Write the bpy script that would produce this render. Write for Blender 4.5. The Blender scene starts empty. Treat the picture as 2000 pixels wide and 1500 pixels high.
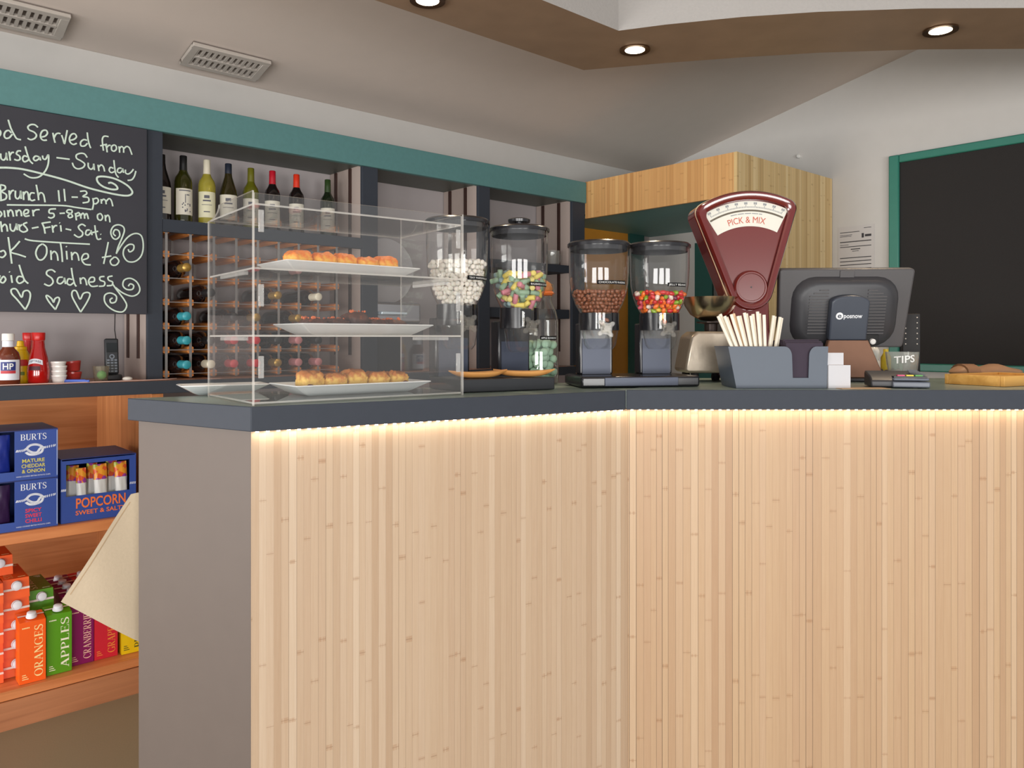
import bpy, bmesh, math, random
from mathutils import Vector, Matrix, noise
RN = random.Random(11)
PI = math.pi
SC = bpy.context.scene
COL = SC.collection

# ---------------------------------------------------------------- camera
F = 1520.0; HZ = 660.0; CH = 1.30          # focal length in px, horizon row, eye height
cam_d = bpy.data.cameras.new('camera'); cam = bpy.data.objects.new('camera', cam_d); COL.objects.link(cam)
cam.location = (0, 0, CH); cam.rotation_euler = (PI/2, 0, 0)
cam_d.sensor_width = 36; cam_d.lens = F/2000*36; cam_d.shift_y = -(750-HZ)/2000
cam_d.clip_start = 0.05
SC.camera = cam

# ---------------------------------------------------------------- light and exposure
SC.view_settings.view_transform = 'Standard'; SC.view_settings.look = 'None'
SC.view_settings.gamma = 1; SC.view_settings.exposure = 0.0; SC.view_settings.use_curve_mapping = False
SC.cycles.transparent_max_bounces = 32
w = bpy.data.worlds.new('daylight'); SC.world = w; w.use_nodes = True
w.node_tree.nodes['Background'].inputs[0].default_value = (0.97, 0.98, 1.0, 1)
w.node_tree.nodes['Background'].inputs[1].default_value = 0.6

def area(name, loc, target, sx, sy, power, col):
    l = bpy.data.lights.new(name, 'AREA'); l.shape = 'RECTANGLE'; l.size = sx; l.size_y = sy; l.energy = power; l.color = col
    o = bpy.data.objects.new(name, l); COL.objects.link(o); o.location = loc
    o.rotation_euler = (Vector(target)-Vector(loc)).to_track_quat('-Z', 'Y').to_euler()
    return o
WDC = (1.0, 0.985, 0.96)
area('window_daylight', (-2.6, -4.2, 0.9), (-1.4, 1.0, 4.2), 2.0, 1.7, 150, WDC)
area('window_daylight', (0.2, -4.4, 0.9), (0.3, 1.0, 4.2), 2.0, 1.7, 150, WDC)
area('window_daylight', (3.0, -4.2, 0.9), (1.6, 1.0, 4.2), 2.0, 1.7, 150, WDC)
area('side_window_daylight', (-4.4, 0.0, 1.0), (0.0, 4.0, 2.9), 2.0, 1.7, 150, WDC)

# ---------------------------------------------------------------- pixel <-> place helpers
UX, UY = 0.7455, 0.6665                    # along the back wall (to the right)
WX, WY = 0.6665, -0.7455                   # out of the back wall, into the room
BX, BY = -1.688, 2.566                     # a point on the front of the low cabinet
BA = math.atan2(UY, UX)
def ts(t, s, z=0.0): return Vector((BX+UX*t+WX*s, BY+UY*t+WY*s, z))
def t_at(px, s):
    k = (px-1000)/F
    return (k*(BY+WY*s)-(BX+WX*s))/(UX-k*UY)
def s_at(px, t):
    k = (px-1000)/F
    return (k*(BY+UY*t)-(BX+UX*t))/(WX-k*WY)
def z_of(py, p): return CH+(HZ-py)/F*p.y
def tz(px, py, s):
    t = t_at(px, s); return t, z_of(py, ts(t, s))
def at(px, Y, z=0.0): return Vector(((px-1000)/F*Y, Y, z))
def face_cam(p): return math.atan2(-p.x, p.y)

# ---------------------------------------------------------------- materials
def lin(c):
    c = c/255.0
    return c/12.92 if c <= 0.04045 else ((c+0.055)/1.055)**2.4
def C(r, g, b): return (lin(r), lin(g), lin(b), 1)
_M = {}
def nt_new(name):
    m = bpy.data.materials.new(name); m.use_nodes = True
    nt = m.node_tree; return m, nt, nt.nodes['Principled BSDF']
def N(nt, typ, **kw):
    n = nt.nodes.new(typ)
    for k, v in kw.items(): setattr(n, k, v)
    return n
def L(nt, a, b): nt.links.new(a, b)
def mth(nt, op, a, b=None, c=None):
    n = N(nt, 'ShaderNodeMath', operation=op)
    for i, v in enumerate((a, b, c)):
        if v is None: continue
        if isinstance(v, (int, float)): n.inputs[i].default_value = v
        else: L(nt, v, n.inputs[i])
    return n.outputs[0]
def mixc(nt, fac, a, b, blend='MIX'):
    n = N(nt, 'ShaderNodeMix', data_type='RGBA', blend_type=blend)
    for i, v in ((0, fac), (6, a), (7, b)):
        if isinstance(v, (int, float)): n.inputs[i].default_value = v
        elif isinstance(v, tuple): n.inputs[i].default_value = v
        else: L(nt, v, n.inputs[i])
    return n.outputs[2]
def dark(c, k): return (c[0]*k, c[1]*k, c[2]*k, 1)
def mat(name, rgb, rough=0.5, metal=0.0, var=0.06, scale=30, bump=0.0, spec=0.5, coat=0.0, trans=0.0, emit=0.0, ecol=None, sss=0.0):
    if name in _M: return _M[name]
    m, nt, b = nt_new(name); c = C(*rgb)
    tc = N(nt, 'ShaderNodeTexCoord'); no = N(nt, 'ShaderNodeTexNoise'); no.inputs['Scale'].default_value = scale; no.inputs['Detail'].default_value = 4
    L(nt, tc.outputs['Object'], no.inputs['Vector'])
    hi = tuple(min(1, x*(1+var)) for x in c[:3])+(1,)
    L(nt, mixc(nt, no.outputs['Fac'], dark(c, 1-var), hi), b.inputs['Base Color'])
    b.inputs['Roughness'].default_value = rough; b.inputs['Metallic'].default_value = metal
    b.inputs['Specular IOR Level'].default_value = spec; b.inputs['Coat Weight'].default_value = coat
    b.inputs['Transmission Weight'].default_value = trans
    if sss: b.inputs['Subsurface Weight'].default_value = sss; b.inputs['Subsurface Radius'].default_value = (0.01, 0.006, 0.004)
    if bump:
        bp = N(nt, 'ShaderNodeBump'); bp.inputs['Strength'].default_value = bump; bp.inputs['Distance'].default_value = 0.002
        L(nt, no.outputs['Fac'], bp.inputs['Height']); L(nt, bp.outputs[0], b.inputs['Normal'])
    if emit:
        b.inputs['Emission Color'].default_value = ecol or c; b.inputs['Emission Strength'].default_value = emit
    _M[name] = m; return m
def pane(name, tint=(0.96, 0.97, 0.97), milk=0.0, gloss=1.0, rough=0.0):
    if name in _M: return _M[name]
    m = bpy.data.materials.new(name); m.use_nodes = True; nt = m.node_tree; nt.nodes.clear()
    out = N(nt, 'ShaderNodeOutputMaterial'); tr = N(nt, 'ShaderNodeBsdfTransparent'); gl = N(nt, 'ShaderNodeBsdfGlossy')
    tr.inputs[0].default_value = tint+(1,); gl.inputs['Roughness'].default_value = rough
    lw = N(nt, 'ShaderNodeLayerWeight'); lw.inputs['Blend'].default_value = 0.5
    no = N(nt, 'ShaderNodeTexNoise'); no.inputs['Scale'].default_value = 6
    sch = mth(nt, 'ADD', 0.045, mth(nt, 'MULTIPLY', mth(nt, 'POWER', lw.outputs['Facing'], 5.0), 0.9))   # Schlick
    f3 = mth(nt, 'MULTIPLY', sch, mth(nt, 'SUBTRACT', gloss, mth(nt, 'MULTIPLY', no.outputs['Fac'], 0.1)))
    mx = N(nt, 'ShaderNodeMixShader'); L(nt, f3, mx.inputs[0]); L(nt, tr.outputs[0], mx.inputs[1]); L(nt, gl.outputs[0], mx.inputs[2])
    last = mx.outputs[0]
    if milk:
        df = N(nt, 'ShaderNodeBsdfDiffuse'); df.inputs[0].default_value = (0.9, 0.88, 0.84, 1)
        m2 = N(nt, 'ShaderNodeMixShader'); m2.inputs[0].default_value = milk
        L(nt, last, m2.inputs[1]); L(nt, df.outputs[0], m2.inputs[2]); last = m2.outputs[0]
    L(nt, last, out.inputs[0]); _M[name] = m; return m
def bamboo(name, width, cols, gap=0.05, seed=0.0, gapdark=0.45):
    """vertical slats in local X, knots at random heights along local Z"""
    if name in _M: return _M[name]
    m, nt, b = nt_new(name)
    tc = N(nt, 'ShaderNodeTexCoord'); sp = N(nt, 'ShaderNodeSeparateXYZ'); L(nt, tc.outputs['Object'], sp.inputs[0])
    wn = N(nt, 'ShaderNodeTexNoise', noise_dimensions='1D'); wn.inputs['Scale'].default_value = 6; L(nt, mth(nt, 'ADD', sp.outputs['X'], seed), wn.inputs['W'])
    x = mth(nt, 'ADD', mth(nt, 'DIVIDE', sp.outputs['X'], width), mth(nt, 'MULTIPLY', wn.outputs['Fac'], 1.6))
    idx = mth(nt, 'FLOOR', x); fr = mth(nt, 'FRACT', x)
    r1 = N(nt, 'ShaderNodeTexWhiteNoise', noise_dimensions='1D'); L(nt, mth(nt, 'ADD', idx, seed), r1.inputs['W'])
    r2 = N(nt, 'ShaderNodeTexWhiteNoise', noise_dimensions='1D'); L(nt, mth(nt, 'ADD', idx, seed+37.3), r2.inputs['W'])
    ramp = N(nt, 'ShaderNodeValToRGB'); e = ramp.color_ramp.elements
    e[0].position = 0; e[0].color = C(*cols[0]); e[1].position = 1; e[1].color = C(*cols[-1])
    for i, cc in enumerate(cols[1:-1]):
        q = e.new((i+1)/(len(cols)-1)); q.color = C(*cc)
    L(nt, r1.outputs['Value'], ramp.inputs[0])
    # fine grain
    mp = N(nt, 'ShaderNodeCombineXYZ'); L(nt, mth(nt, 'MULTIPLY', sp.outputs['X'], 260), mp.inputs[0]); L(nt, mth(nt, 'MULTIPLY', sp.outputs['Z'], 9), mp.inputs[2]); L(nt, mth(nt, 'MULTIPLY', r2.outputs['Value'], 50), mp.inputs[1])
    gn = N(nt, 'ShaderNodeTexNoise'); gn.inputs['Scale'].default_value = 1; gn.inputs['Detail'].default_value = 3; L(nt, mp.outputs[0], gn.inputs['Vector'])
    c1 = mixc(nt, mth(nt, 'MULTIPLY', gn.outputs['Fac'], 0.30), ramp.outputs[0], (0.62, 0.44, 0.28, 1), 'MULTIPLY')
    # knots: short horizontal band per slat
    kz = mth(nt, 'FRACT', mth(nt, 'ADD', mth(nt, 'MULTIPLY', sp.outputs['Z'], mth(nt, 'ADD', 1.5, mth(nt, 'MULTIPLY', r1.outputs['Value'], 1.7))), mth(nt, 'MULTIPLY', r2.outputs['Value'], 7.0)))
    kb = mth(nt, 'LESS_THAN', mth(nt, 'ABSOLUTE', mth(nt, 'SUBTRACT', kz, 0.5)), 0.013)
    on = mth(nt, 'GREATER_THAN', r1.outputs['Value'], 0.2)
    kb = mth(nt, 'MULTIPLY', kb, mth(nt, 'GREATER_THAN', gn.outputs['Fac'], 0.46))
    kn = mth(nt, 'MULTIPLY', mth(nt, 'MULTIPLY', kb, on), mth(nt, 'ADD', 0.06, mth(nt, 'MULTIPLY', r2.outputs['Value'], 0.22)))
    c2 = mixc(nt, kn, c1, C(150, 96, 48))
    kl = mth(nt, 'MULTIPLY', mth(nt, 'LESS_THAN', mth(nt, 'ABSOLUTE', mth(nt, 'SUBTRACT', kz, 0.5)), 0.0022), 0.3)
    c2 = mixc(nt, mth(nt, 'MULTIPLY', kl, on), c2, C(110, 70, 36))
    edge = mth(nt, 'ABSOLUTE', mth(nt, 'SUBTRACT', fr, 0.5))
    gp = mth(nt, 'GREATER_THAN', edge, 0.5-gap)
    c3 = mixc(nt, mth(nt, 'MULTIPLY', gp, mth(nt, 'ADD', 0.05, mth(nt, 'MULTIPLY', mth(nt, 'POWER', r2.outputs['Value'], 1.6), 0.95))), c2, dark(C(*cols[0]), gapdark))
    L(nt, c3, b.inputs['Base Color']); b.inputs['Roughness'].default_value = 0.42; b.inputs['Specular IOR Level'].default_value = 0.35
    bp = N(nt, 'ShaderNodeBump'); bp.inputs['Strength'].default_value = 0.5; bp.inputs['Distance'].default_value = 0.0015
    L(nt, mth(nt, 'SUBTRACT', 1.0, gp), bp.inputs['Height']); L(nt, bp.outputs[0], b.inputs['Normal'])
    _M[name] = m; return m
def wood(name, c1, c2, axis='X', rough=0.45, scale=1.0):
    if name in _M: return _M[name]
    m, nt, b = nt_new(name)
    tc = N(nt, 'ShaderNodeTexCoord'); mp = N(nt, 'ShaderNodeMapping'); L(nt, tc.outputs['Object'], mp.inputs[0])
    s = {'X': (2, 40, 40), 'Y': (40, 2, 40), 'Z': (40, 40, 2)}[axis]; mp.inputs['Scale'].default_value = tuple(v*scale for v in s)
    n1 = N(nt, 'ShaderNodeTexNoise'); n1.inputs['Scale'].default_value = 1; n1.inputs['Detail'].default_value = 6; n1.inputs['Distortion'].default_value = 0.6
    L(nt, mp.outputs[0], n1.inputs['Vector'])
    r = N(nt, 'ShaderNodeValToRGB'); r.color_ramp.elements[0].position = 0.3; r.color_ramp.elements[0].color = C(*c1); r.color_ramp.elements[1].position = 0.72; r.color_ramp.elements[1].color = C(*c2)
    L(nt, n1.outputs['Fac'], r.inputs[0]); L(nt, r.outputs[0], b.inputs['Base Color']); b.inputs['Roughness'].default_value = rough
    _M[name] = m; return m

# ---------------------------------------------------------------- mesh builder
class MB:
    def __init__(s): s.bm = bmesh.new()
    def quad(s, *pts, mi=0):
        f = s.bm.faces.new([s.bm.verts.new(p) for p in pts]); f.material_index = mi; return f
    def box(s, x0, x1, y0, y1, z0, z1, M=None, mi=0, edge_mi=None, tx=0, ty=0):
        """axis box; tx, ty shrink the bottom (taper)"""
        v = [s.bm.verts.new(p) for p in ((x0+tx, y0+ty, z0), (x1-tx, y0+ty, z0), (x1-tx, y1-ty, z0), (x0+tx, y1-ty, z0), (x0, y0, z1), (x1, y0, z1), (x1, y1, z1), (x0, y1, z1))]
        if M is not None:
            for q in v: q.co = M @ q.co
        thin = min(range(3), key=lambda i: (x1-x0, y1-y0, z1-z0)[i])
        for idx, ax in (((3, 2, 1, 0), 2), ((4, 5, 6, 7), 2), ((0, 1, 5, 4), 1), ((2, 3, 7, 6), 1), ((1, 2, 6, 5), 0), ((3, 0, 4, 7), 0)):
            f = s.bm.faces.new([v[i] for i in idx]); f.material_index = mi if (edge_mi is None or ax == thin) else edge_mi
    def loops(s, rings, closed=True, cap0=True, cap1=True, mi=0):
        R_ = [[s.bm.verts.new(p) for p in r] for r in rings]
        for a, b in zip(R_, R_[1:]):
            n = len(a)
            for i in range(n if closed else n-1):
                j = (i+1) % n
                try: f = s.bm.faces.new((a[i], a[j], b[j], b[i])); f.material_index = mi
                except ValueError: pass
        if cap0 and closed: s.bm.faces.new(list(reversed(R_[0]))).material_index = mi
        if cap1 and closed: s.bm.faces.new(R_[-1]).material_index = mi
    def lathe(s, prof, seg=28, c=(0, 0, 0), a0=0.0, a1=2*PI, cap0=True, cap1=True, sx=1, sy=1, mi=0, M=None):
        full = abs(a1-a0-2*PI) < 1e-4
        n = seg if full else seg+1
        rings = []
        for r, z in prof:
            r = max(r, 1e-5)
            rg = [Vector((c[0]+sx*r*math.cos(a0+(a1-a0)*i/seg), c[1]+sy*r*math.sin(a0+(a1-a0)*i/seg), c[2]+z)) for i in range(n)]
            if M is not None: rg = [M @ p for p in rg]
            rings.append(rg)
        s.loops(rings, full, cap0, cap1, mi)
    def prism(s, pts, z0, z1, M=None, mi=0, bottom_mi=None, side_mi=None):
        """2D outline extruded; M maps (x,y,z)"""
        a = sum(p[0]*q[1]-q[0]*p[1] for p, q in zip(pts, list(pts[1:])+[pts[0]]))
        if a < 0: pts = list(reversed(pts))
        f3 = lambda p, z: (M @ Vector((p[0], p[1], z))) if M is not None else Vector((p[0], p[1], z))
        lo = [s.bm.verts.new(f3(p, z0)) for p in pts]; hi = [s.bm.verts.new(f3(p, z1)) for p in pts]
        s.bm.faces.new(list(reversed(lo))).material_index = mi if bottom_mi is None else bottom_mi
        s.bm.faces.new(hi).material_index = mi
        n = len(pts)
        for i in range(n):
            j = (i+1) % n
            s.bm.faces.new((lo[i], lo[j], hi[j], hi[i])).material_index = mi if side_mi is None else side_mi
    def tube(s, pts, r, seg=8, mi=0):
        pts = [Vector(p) for p in pts]; rr = r if isinstance(r, (list, tuple)) else [r]*len(pts)
        rings = []; up = None
        for i, p in enumerate(pts):
            d = (pts[min(i+1, len(pts)-1)]-pts[max(i-1, 0)]).normalized()
            if up is None: up = d.orthogonal().normalized()
            up = (up-d*up.dot(d)).normalized(); sd = d.cross(up)
            rings.append([p+(up*math.cos(2*PI*k/seg)+sd*math.sin(2*PI*k/seg))*rr[i] for k in range(seg)])
        s.loops(rings, True, True, True, mi)
    def ribbon(s, pts, w, fn, closed=False, mi=0):
        """flat stroke along 2D points, mapped by fn(x,y)->Vector"""
        P = [Vector((p[0], p[1])) for p in pts]; n = len(P)
        Lf, Rt = [], []
        for i in range(n):
            a = P[i-1] if (i > 0 or closed) else P[i]; b = P[(i+1) % n] if (i < n-1 or closed) else P[i]
            d = b-a
            d = d.normalized() if d.length > 1e-9 else Vector((1, 0))
            nn = Vector((-d.y, d.x)); ww = w[i] if isinstance(w, (list, tuple)) else w
            Lf.append(s.bm.verts.new(fn(*(P[i]+nn*ww/2)))); Rt.append(s.bm.verts.new(fn(*(P[i]-nn*ww/2))))
        for i in range(n if closed else n-1):
            j = (i+1) % n
            s.bm.faces.new((Rt[i], Rt[j], Lf[j], Lf[i])).material_index = mi
    def sphere(s, c, r, seg=12, ring=8, sx=1, sy=1, sz=1, mi=0, M=None):
        prof = [(r*math.sin(PI*i/ring), -r*math.cos(PI*i/ring)*sz) for i in range(ring+1)]
        s.lathe(prof, seg, c, sx=sx, sy=sy, cap0=False, cap1=False, mi=mi, M=M)
    def build(s, name, mats, parent=None, loc=None, rz=None, bevel=0.0, smooth=False, ang=35, seg=2):
        bmesh.ops.remove_doubles(s.bm, verts=s.bm.verts, dist=1e-6)
        bmesh.ops.recalc_face_normals(s.bm, faces=s.bm.faces)
        me = bpy.data.meshes.new(name); s.bm.to_mesh(me); s.bm.free()
        for m in (mats if isinstance(mats, (list, tuple)) else [mats]): me.materials.append(m)
        if smooth or bevel:
            for p in me.polygons: p.use_smooth = True
            me.set_sharp_from_angle(angle=math.radians(ang))
        o = bpy.data.objects.new(name, me); COL.objects.link(o)
        if parent is not None: o.parent = parent
        if loc is not None: o.location = loc
        if rz is not None: o.rotation_euler = (0, 0, rz)
        if bevel:
            b = o.modifiers.new('bevel', 'BEVEL'); b.width = bevel; b.segments = seg; b.limit_method = 'ANGLE'; b.angle_limit = math.radians(40)
        return o
def tag(o, label, cat, group=None, kind=None):
    o['label'] = label; o['category'] = cat
    if group: o['group'] = group
    if kind: o['kind'] = kind
    return o
def thing(name, label, cat, loc=(0, 0, 0), rz=0.0, group=None):
    o = bpy.data.objects.new(name, None); o.empty_display_size = 0.05; COL.objects.link(o)
    o.location = loc; o.rotation_euler = (0, 0, rz)
    return tag(o, label, cat, group)
def struct(o): o['kind'] = 'structure'; return o
def dup(root, loc, rz, label, cat=None, group=None):
    r = root.copy(); COL.objects.link(r); r.location = loc; r.rotation_euler = (0, 0, rz); r['label'] = label
    if cat: r['category'] = cat
    if group: r['group'] = group
    for ch in root.children:
        c = ch.copy(); COL.objects.link(c); c.parent = r
        for g in ch.children:
            d = g.copy(); COL.objects.link(d); d.parent = c
    return r
def smooth_pts(P, n=5, closed=False):
    """Catmull-Rom through the points"""
    P = [Vector((p[0], p[1])) for p in P]; out = []; m = len(P)
    if m < 3: return P
    rng = range(m if closed else m-1)
    for i in rng:
        p0 = P[i-1] if (i > 0 or closed) else P[i]; p1 = P[i]; p2 = P[(i+1) % m]; p3 = P[(i+2) % m] if (i+2 < m or closed) else p2
        for k in range(n):
            u = k/n
            out.append(0.5*((2*p1)+(p2-p0)*u+(2*p0-5*p1+4*p2-p3)*u*u+(3*p1-p0-3*p2+p3)*u**3))
    if not closed: out.append(P[-1])
    return out

# ---------------------------------------------------------------- lettering
_T = {}
def text_mesh(body, bold=False):
    key = (body, bool(bold))
    if key in _T: return _T[key]
    cu = bpy.data.curves.new('lettering', 'FONT'); cu.body = body; cu.size = 1; cu.align_x = 'CENTER'; cu.resolution_u = 3
    if bold: cu.offset = 0.018
    ob = bpy.data.objects.new('lettering', cu); COL.objects.link(ob)
    dg = bpy.context.evaluated_depsgraph_get(); ev = ob.evaluated_get(dg); me = ev.to_mesh()
    V = [(v.co.x, v.co.y) for v in me.vertices]; P = [tuple(p.vertices) for p in me.polygons]
    ev.to_mesh_clear(); bpy.data.objects.remove(ob); bpy.data.curves.remove(cu)
    x0 = min(v[0] for v in V); x1 = max(v[0] for v in V); h = 0.729
    V = [(v[0]-(x0+x1)/2, v[1]) for v in V]
    _T[key] = (V, P, x1-x0, h); return _T[key]
for _b in ('MATURE', 'CHEDDAR', '& ONION', 'SPICY', 'SWEET', 'CHILLI', 'HAND COOKED BRITISH POTATO CHIPS', 'POPCORN', 'SWEET & SALTY', 'HP', 'PICK & MIX', 'posnow', 'e', 'TIPS', 'TINY MARSHMALLOWS', 'RHUBARB & CUSTARD', 'CHOCOLATE RAISINS', 'JELLY BEANS', 'APPLE BONBONS', 'TIPTREE'):
    text_mesh(_b); text_mesh(_b, True)
def put_text(mb, body, width, height, fn, mi=0, bold=0.0):
    """text scaled to width x cap height, centred in x, baseline y=0"""
    V, P, w_, h_ = text_mesh(body, bold)
    sx = width/w_; sy = height/h_
    vs = [mb.bm.verts.new(fn(x*sx, y*sy)) for x, y in V]
    for p in P:
        try: mb.bm.faces.new([vs[i] for i in p]).material_index = mi
        except ValueError: pass
def plane(o, r, u):
    o = Vector(o); r = Vector(r); u = Vector(u)
    return lambda x, y: o+r*x+u*y
# serif capitals drawn from thick and thin strokes (cap height 1)
TK, TN, SF = 0.15, 0.055, 0.045
def _ring(mb, fn, cx, cy, rx, ry, ix, iy, a0, a1, n=18):
    o = []; i_ = []
    for k in range(n+1):
        a = math.radians(a0+(a1-a0)*k/n)
        o.append(mb.bm.verts.new(fn(cx+rx*math.cos(a), cy+ry*math.sin(a)))); i_.append(mb.bm.verts.new(fn(cx+ix*math.cos(a), cy+iy*math.sin(a))))
    for k in range(n): mb.bm.faces.new((i_[k], o[k], o[k+1], i_[k+1]))
def _bar(mb, fn, x0, y0, x1, y1): mb.bm.faces.new([mb.bm.verts.new(fn(x, y)) for x, y in ((x0, y0), (x1, y0), (x1, y1), (x0, y1))])
def _stem(mb, fn, x, t=TK, y0=0, y1=1, lo=True, hi=True):
    _bar(mb, fn, x, y0, x+t, y1)
    if lo: _bar(mb, fn, x-0.06, y0, x+t+0.06, y0+SF)
    if hi: _bar(mb, fn, x-0.06, y1-SF, x+t+0.06, y1)
def _dia(mb, fn, xa, ya, xb, yb, t): mb.bm.faces.new([mb.bm.verts.new(fn(x, y)) for x, y in ((xa-t/2, ya), (xa+t/2, ya), (xb+t/2, yb), (xb-t/2, yb))])
def serif_glyph(mb, ch, fn):
    st = lambda *a, **k: _stem(mb, fn, *a, **k); br = lambda *a: _bar(mb, fn, *a); rg = lambda *a: _ring(mb, fn, *a)
    if ch == 'O': rg(.41, .5, .41, .51, .26, .47, 0, 360); return .82
    if ch == 'C': rg(.41, .5, .41, .51, .26, .47, 42, 318); br(.69, .66, .73, .98); return .76
    if ch == 'G': rg(.41, .5, .41, .51, .26, .47, 42, 305); br(.69, .66, .73, .98); st(.62, t=.14, y0=.05, y1=.45, lo=False); return .84
    if ch == 'S':
        rg(.28, .74, .25, .27, .13, .22, 35, 255); rg(.28, .27, .27, .28, .14, .22, -145, 75)
        _dia(mb, fn, .46, .36, .12, .66, .17); br(.46, .7, .5, .98); br(.02, .02, .06, .32); return .56
    if ch == 'I': st(.06); return .27
    if ch == 'L': st(.06); br(.06, 0, .56, SF); br(.53, 0, .57, .26); return .6
    if ch in 'EF':
        st(.06); br(.06, 1-SF, .56, 1); br(.53, .76, .57, 1); br(.2, .49, .45, .49+SF); br(.43, .38, .46, .64)
        if ch == 'E': br(.06, 0, .6, SF); br(.57, 0, .61, .26)
        return .64
    if ch == 'T': st(.25, hi=False); br(.0, 1-SF, .65, 1); br(0, .76, .04, 1); br(.61, .76, .65, 1); return .68
    if ch in 'PRB':
        st(.06); br(.18, 1-SF, .34, 1); br(.18, .46, .34, .46+SF); rg(.33, .73, .27, .27, .13, .23, -90, 90)
        if ch == 'R': _dia(mb, fn, .62, 0, .32, .48, .16); br(.56, 0, .74, SF); return .74
        if ch == 'B': br(.18, 0, .36, SF); rg(.35, .25, .3, .255, .15, .21, -90, 90); return .68
        return .63
    if ch == 'A': _dia(mb, fn, .08, 0, .36, 1, TN); _dia(mb, fn, .62, 0, .36, 1, .17); br(.16, .32, .54, .32+SF); br(-.02, 0, .2, SF); br(.48, 0, .76, SF); return .74
    if ch == 'N': st(.1, t=TN); st(.64, t=TN, lo=False); _dia(mb, fn, .67, 0, .13, 1, .17); return .78
    if ch == 'U': st(.06, lo=False, y0=.25); st(.56, t=TN, lo=False, y0=.25); rg(.34, .27, .28, .28, .14, .23, 180, 360); return .7
    return .4
def put_serif(mb, body, length, height, fn):
    """serif word of given length and cap height starting at x=0"""
    dummy = MB(); tot = 0
    for ch in body: tot += serif_glyph(dummy, ch, lambda x, y: Vector((x, y, 0)))+.06
    dummy.bm.free(); k = length/tot; x = 0
    for ch in body:
        wd = serif_glyph(mb, ch, lambda a, b, x=x: fn((x+a)*k, b*height)); x += wd+.06

# ================================================================ THE ROOM
WALL = mat('wall_paint', (200, 197, 193), 0.85, var=0.03, scale=14, bump=0.15)
CEIL = mat('ceiling_paint', (216, 203, 194), 0.9, var=0.03, scale=10, bump=0.1)
TEAL = mat('teal_paint', (86, 132, 132), 0.6, var=0.10, scale=60, bump=0.1)
DTEAL = mat('dark_teal_paint', (30, 84, 78), 0.45, var=0.08, scale=30)
SLATE = mat('slate_edge_paint', (57, 62, 71), 0.6, var=0.06, scale=40, bump=0.1, spec=0.25)
BEIGE = mat('beige_board', (180, 164, 156), 0.7, var=0.03)
NICHE = mat('niche_paint', (176, 168, 168), 0.8, var=0.03, scale=12)
RAIL = mat('brown_rail_metal', (70, 48, 42), 0.5, metal=0.3)
OAK = wood('oak_veneer', (165, 104, 58), (196, 134, 84), 'X')
OAKV = wood('oak_side_veneer', (158, 98, 54), (190, 126, 76), 'Z')
S_WALL = -0.414; S_F1 = -0.10
T_POST = 2.9
# soffit / partition position from the frame
t_s = t_at(1143, S_F1); s_A = s_at(1433, t_s)
k_ = (1620-1000)/F
A_ = ts(t_s, s_A); T_W = t_s+((1620-1000)/F*A_.y-A_.x)/(UX-k_*UY)
Z_C0 = 2.448; C_SL = 0.218
def zc(s): return Z_C0+C_SL*(s-S_WALL)
root_ang = BA
def place(o): o.location = (BX, BY, 0); o.rotation_euler = (0, 0, BA); return o    # local x = t, local y = -s

FLOOR = mat('speckled_floor', (132, 118, 94), 0.55, var=0.16, scale=260)
m = MB(); m.box(-7, 8, -5, 8, -0.05, 0); struct(m.build('floor', FLOOR))
m = MB(); m.box(-2.6, T_W+0.1, -S_WALL, -S_WALL+0.12, 1.10, zc(S_WALL)+0.02); m.box(-2.6, T_W+0.1, 0.80, 0.92, 0, 1.0999); struct(place(m.build('wall_back', [NICHE])))
zt0 = CH+0.887*1.033; zt1 = CH+0.768*1.033      # header board top and bottom
# white upper band of the back wall, above the shelving
m = MB(); m.box(-2.6, T_W, -S_WALL-0.006, -S_WALL, zt1+0.03, zc(S_WALL)); struct(place(m.build('trim_1', WALL)))
m = MB(); pts = [(-S_WALL+0.12, 0), (-5.2, 0), (-5.2, zc(5.2)+0.02), (-S_WALL+0.12, zc(S_WALL-0.12)+0.02)]
M_ = Matrix(((0, 0, 1, 0), (1, 0, 0, 0), (0, 1, 0, 0), (0, 0, 0, 1)))
m.prism(pts, T_W, T_W+0.12, M=M_); struct(place(m.build('wall_right', WALL)))
m = MB(); pts = [(-S_WALL+0.12, zc(S_WALL-0.12)), (-5.2, zc(5.2)), (-5.2, zc(5.2)+0.08), (-S_WALL+0.12, zc(S_WALL-0.12)+0.08)]
m.prism(pts, -2.6, T_W+0.12, M=M_); struct(place(m.build('ceiling', CEIL)))

# bulkhead with downlights hanging above the counter
BZ = 2.35
def onz(px, py, z=BZ):
    Y = (z-CH)*F/(HZ-py); return Vector(((px-1000)/F*Y, Y))
BRN = mat('brown_stained_board', (146, 121, 98), 0.5, var=0.18, scale=9)
TEX = mat('textured_white_plaster', (156, 153, 150), 0.9, var=0.05, scale=120, bump=0.6)
oc, ic = onz(1140, 137), onz(1208, 60)
U2 = Vector((UX, UY))
outer = [oc-U2*3.6, oc]+[onz(x, y) for x, y in ((1300, 123), (1450, 112), (1600, 103), (1800, 96.5), (2000, 95.5))]+[Vector((2.5, 2.86)), Vector((3.4, 2.95))]
inner = [ic-U2*3.2, ic]+[onz(x, y) for x, y in ((1300, 48), (1450, 33), (1600, 23), (1800, 16.5), (2000, 15.5))]+[Vector((2.5, 2.50)), Vector((3.4, 2.58))]
m = MB()
n_ = len(outer)
rings = [[(p.x, p.y, z) for p in outer]+[(p.x, p.y, z) for p in reversed(inner)] for z in (BZ, 3.0)]
lo = [m.bm.verts.new(p) for p in rings[0]]; hi = [m.bm.verts.new(p) for p in rings[1]]
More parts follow.
